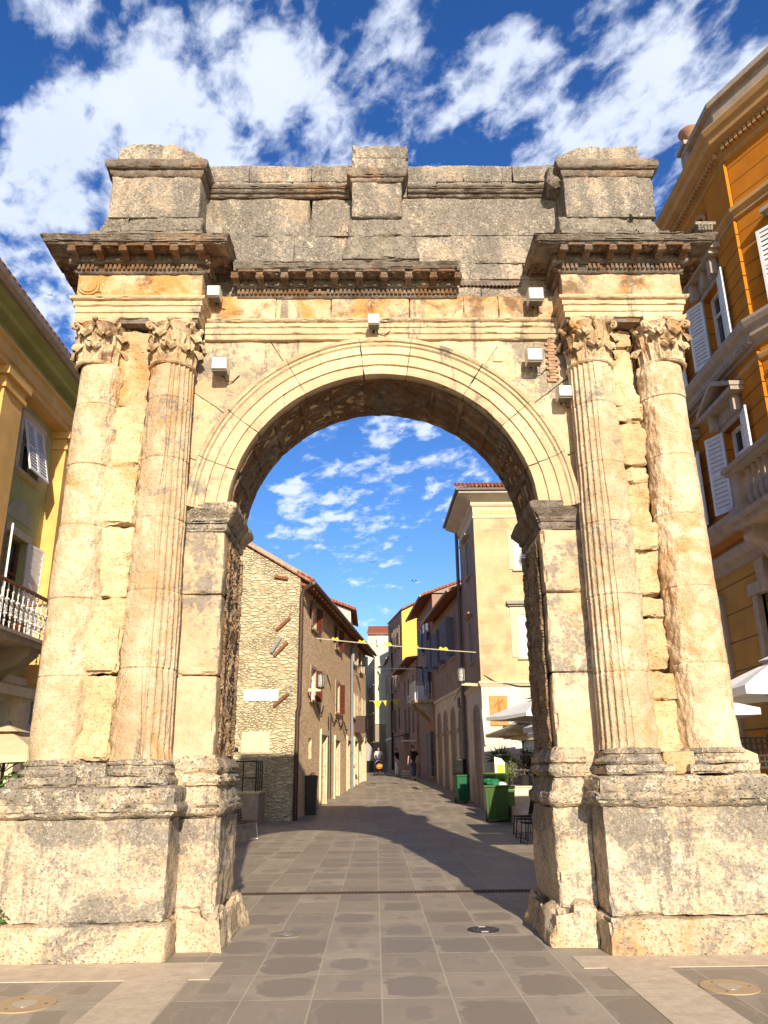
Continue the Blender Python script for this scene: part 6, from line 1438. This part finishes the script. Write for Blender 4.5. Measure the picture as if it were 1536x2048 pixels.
def person(label, x, y, rz, pose, shirt, trouser, h=1.76, shorts=False, sleeve=True, hairm=None):
    """pose: dict with hands (l, r), elbows, knees, ankles; the person faces -Y"""
    t = thing('person', label, 'person', (0, 0, 0)); k = h/1.76
    J = dict(pel=(0, 0, .96), sp=(0, 0, 1.12), ch=(0, .01, 1.32), nk=(0, 0, 1.48), hd=(0, -.015, 1.60), tp=(0, -.01, 1.69), sl=(-.18, 0, 1.42), sr=(.18, 0, 1.42), el=(-.24, .02, 1.15), er=(.24, .02, 1.15), wl=(-.26, -.06, .92), wr=(.26, -.06, .92),
             hl=(-.09, 0, .90), hr=(.09, 0, .90), kl=(-.10, -.02, .50), kr=(.10, -.02, .50), al=(-.10, .03, .09), ar=(.10, .03, .09)); J.update(pose)
    for q, s_ in (('l', -1), ('r', 1)):
        a_ = J['a'+q]; J['t'+q] = (a_[0]+s_*.03, a_[1]-.17, a_[2]-.05); w_ = Vector(J['w'+q]); e_ = Vector(J['e'+q]); dv = (w_-e_).normalized(); J['p'+q] = tuple(w_+dv*.06)
    names = list(J); idx = {n: i for i, n in enumerate(names)}; V = [tuple(c*k for c in J[n]) for n in names]
    E_ = [('pel', 'sp'), ('sp', 'ch'), ('ch', 'nk'), ('nk', 'hd'), ('hd', 'tp'), ('ch', 'sl'), ('ch', 'sr'), ('sl', 'el'), ('sr', 'er'), ('el', 'wl'), ('er', 'wr'), ('wl', 'pl'), ('wr', 'pr'), ('pel', 'hl'), ('pel', 'hr'), ('hl', 'kl'), ('hr', 'kr'), ('kl', 'al'), ('kr', 'ar'), ('al', 'tl'), ('ar', 'tr')]
    rad = dict(pel=(.13, .10), sp=(.12, .09), ch=(.15, .10), nk=.052, hd=(.078, .092), tp=(.06, .07), sl=.055, sr=.055, el=.04, er=.04, wl=.027, wr=.027, pl=(.036, .018), pr=(.036, .018), hl=.082, hr=.082, kl=.055, kr=.055, al=.038, ar=.038, tl=.036, tr=.036)
    RAD = [rad[n] for n in names]; EE = [(idx[a_], idx[b_]) for a_, b_ in E_]
    for q, s_ in (('l', -1), ('r', 1)):       # five fingers each
        w_ = Vector(J['w'+q]); dv = (Vector(J['p'+q])-w_).normalized(); sd_ = dv.cross(Vector((1, 0, 0))).normalized() if abs(dv.x) < .9 else Vector((0, 1, 0)); p_ = Vector(J['p'+q])
        for f in range(5):
            off = (f-1.5)*.018 if f < 4 else -.045; L_ = (.07, .078, .072, .058, .045)[f]; a1_ = p_+sd_*off+dv*(.03 if f < 4 else -.02); a2_ = a1_+dv*L_*.6; a3_ = a2_+(dv+Vector((-s_*.4, 0, 0)))*L_*.4
            b_ = len(V); V += [tuple(v*k for v in a1_), tuple(v*k for v in a2_), tuple(v*k for v in a3_)]; EE += [(idx['p'+q], b_), (b_, b_+1), (b_+1, b_+2)]; RAD += [.010, .009, .007]
    skin_mesh('body', V, EE, RAD, M['skin'], t)
    hx, hy, hz = [c*k for c in J['hd']]
    MB().ball((hx, hy-.088*k, hz-.012), .017, 6, (.7, 1, 1)).build('nose', M['skin'], t, smooth=True)
    for s_ in (-1, 1): MB().ball((hx+s_*.030*k, hy-.080*k, hz+.012), .010, 5).build('eye', M['hair'], t); MB().ball((hx+s_*.080*k, hy+.005, hz), .022, 6, (.4, .8, 1)).build('ear', M['skin'], t, smooth=True)
    MB().ball((hx, hy-.078*k, hz-.048), .02, 5, (1.2, .4, .3)).build('mouth', plain('lips', (.35, .13, .10), .6), t)
    mb = MB(); mb.ball((hx, hy+.018*k, hz+.042*k), .098*k, 10, (.92, 1.02, .95)); V_ = None
    mb.build('hair', hairm or M['hair'], t, smooth=True, warp=lambda V: np.where((V[:, 1:2] < hy-.03) & (V[:, 2:3] < hz+.06), V*[1, 0, 1]+np.array([0, hy-.03, 0]), V))
    def cloth(nm, nodes, edges, grow, mat, ov={}):
        ii = {n: i for i, n in enumerate(nodes)}; g2 = lambda r_: tuple(v+grow for v in r_) if isinstance(r_, tuple) else r_+grow
        skin_mesh(nm, [tuple(c*k for c in ov.get(n, J.get(n, (0, 0, 0)))) for n in nodes], [(ii[a_], ii[b_]) for a_, b_ in edges], [g2(rad.get(n, .06)) for n in nodes], mat, t)
    md = lambda a_, b_, f: tuple(J[a_][i]*(1-f)+J[b_][i]*f for i in range(3))
    ov = {'nkl': (0, .005, 1.425), 'ml': md('sl', 'el', .75), 'mr': md('sr', 'er', .75), 'hem': (0, 0, .90)}; rad.update(nkl=.075, ml=.048, mr=.048, hem=(.145, .105))
    cloth('shirt', ['sp', 'ch', 'nkl', 'sl', 'sr', 'ml', 'mr', 'hem', ], [('hem', 'sp'), ('sp', 'ch'), ('ch', 'nkl'), ('ch', 'sl'), ('ch', 'sr'), ('sl', 'ml'), ('sr', 'mr')], .016, shirt, ov)
    f = .9 if shorts else 1.; ov = {'cl': md('kl', 'al', .82), 'cr': md('kr', 'ar', .82), 'wst': (0, 0, 1.0)}; rad.update(cl=.048, cr=.048, wst=(.125, .095))
    if shorts: ov['kl'] = md('hl', 'kl', .9); ov['kr'] = md('hr', 'kr', .9); cloth('shorts', ['pel', 'wst', 'hl', 'hr', 'kl', 'kr'], [('wst', 'pel'), ('pel', 'hl'), ('pel', 'hr'), ('hl', 'kl'), ('hr', 'kr')], .02, trouser, ov)
    else: cloth('trousers', ['pel', 'wst', 'hl', 'hr', 'kl', 'kr', 'cl', 'cr'], [('wst', 'pel'), ('pel', 'hl'), ('pel', 'hr'), ('hl', 'kl'), ('hr', 'kr'), ('kl', 'cl'), ('kr', 'cr')], .016, trouser, ov)
    for q in 'lr':
        a_, b_ = J['a'+q], J['t'+q]; skin_mesh('shoe', [tuple(c*k for c in (a_[0], a_[1]+.03, .045)), tuple(c*k for c in (b_[0], b_[1], .035))], [(0, 1)], [(.048, .042), (.045, .032)], M['dark'], t, 2)
    t.location = (x, y, gz(y)+.01); t.rotation_euler = (0, 0, rz); return t
M['shirt_w'] = plain('shirt_white', (.72, .66, .60), .9, var=.1, scale=14); M['shirt_b'] = plain('shirt_black', (.015, .014, .016), .9); M['jeans'] = plain('jeans_blue', (.05, .07, .14), .9, var=.2); M['shorts'] = plain('shorts_dark', (.04, .035, .035), .9)
person('man in a white patterned shirt pushing a pram in the sun', .12, 45.4, R(4), dict(wl=(-.22, -.30, 1.02), wr=(.22, -.30, 1.02), el=(-.27, -.02, 1.14), er=(.27, -.02, 1.14), kl=(-.10, -.10, .50), al=(-.10, -.02, .09), ar=(.10, .20, .12), kr=(.10, .02, .50)), M['shirt_w'], M['shorts'], 1.80, True)
person('man in a black t-shirt and blue jeans walking in the shade', 1.95, 36.4, R(8), dict(kl=(-.10, -.16, .52), al=(-.09, -.16, .09), kr=(.10, .06, .50), ar=(.10, .28, .14), wl=(-.27, .10, .92), wr=(.27, -.16, .94), el=(-.25, .08, 1.15), er=(.25, -.02, 1.15)), M['shirt_b'], M['jeans'], 1.78)
person('person in a dark top and pale trousers in the shop shadow', 1.22, 42.5, R(60), dict(wl=(-.20, -.16, 1.0), wr=(.2, -.2, 1.0)), M['shirt_b'], M['shirt_w'], 1.70, hairm=M['hair'])
T = thing('pram', 'black pram with an orange and cream hood pushed by the man', 'pram', (0, 0, 0)); pr_or = plain('pram_orange', (.70, .28, .06), .8)
mb = MB(); mb.grid(np.array([[(.26*math.cos(q)*1.0, .02+.38*u-.1, .62+.26*math.sin(q)-(.12*u)) for q in np.linspace(math.pi, 2*math.pi, 12)] for u in np.linspace(-1, 1, 7)])); bk = mb.build('bassinet', M['dark'], T, smooth=True); bk.modifiers.new('t', 'SOLIDIFY').thickness = .02
mb = MB(); mb.grid(np.array([[(.27*math.cos(q), -.02+.02*0-.34*math.sin(v)*.9, .64+.34*math.sin(q)*math.cos(v*.8)) for q in np.linspace(0, math.pi, 12)] for v in np.linspace(-.9, .9, 7)])); mb.build('hood', M['canvas_w'], T, smooth=True)
mb = MB(); mb.ball((0, -.36, .58), .22, 9, (1, .35, .8)); mb.build('apron', pr_or, T, smooth=True)
MB().tube([(-.2, .35, .62), (-.2, .50, 1.0), (.2, .50, 1.0), (.2, .35, .62)], .015, 6).build('handle', M['dark'], T)
for sx in (-1, 1):
    MB().tube([(sx*.22, .35, .62), (sx*.24, -.34, .12)], .013, 5).build('frame', M['dark'], T); MB().tube([(sx*.22, -.30, .60), (sx*.24, .36, .14)], .013, 5).build('frame', M['dark'], T)
    for yy, rr in ((-.36, .10), (.36, .13)): MB().tube([(sx*.25-.018, yy, rr), (sx*.25+.018, yy, rr)], rr, 16).build('wheel', M['dark'], T)
T.location = (.12, 44.62, gz(44.6)+.01); T.rotation_euler = (0, 0, R(4))
T = thing('crate', 'small pale crate on the ground by the shaded shops', 'crate', (1.6, 40.6, gz(40.6))); z_ = gz(40.6); mb = MB()
for q in range(3): mb.box(1.45, 1.95, 40.4, 40.42, z_+.02+q*.15, z_+.12+q*.15); mb.box(1.45, 1.95, 40.8, 40.82, z_+.02+q*.15, z_+.12+q*.15)
mb.box(1.45, 1.95, 40.42, 40.8, z_+.01, z_+.03); mb.build('slats', M['creamtrim'], T)

T = thing('weed', 'small green weed growing on the ledge at the foot of the left pedestal', 'weed', (-3.52, .02, .30)); lf = MB(); leaves(lf, (-3.52, .0, .36), .09, 70, .028, 11, (1.2, .5, .8)); lf.build('leaves', M['leaf'], T, merge=0)

GP = 'white cafe parasols added behind the right pier to shade the ground'  # parasols mostly out of view, added to shade the ground behind the pier
umbrella('cafe parasol added for its shade behind the right pier, the one nearest the arch', 4.50, 6.2, 2.45, 2.95, 1.45, M['canvas_w'], GP)
umbrella('cafe parasol added for its shade behind the right pier, between the other two', 4.72, 9.4, 2.45, 2.95, 1.42, M['canvas_w'], GP)
umbrella('cafe parasol added for its shade behind the right pier, the one nearest the steps', 5.40, 12.5, 2.45, 2.95, 1.42, M['canvas_w'], GP)
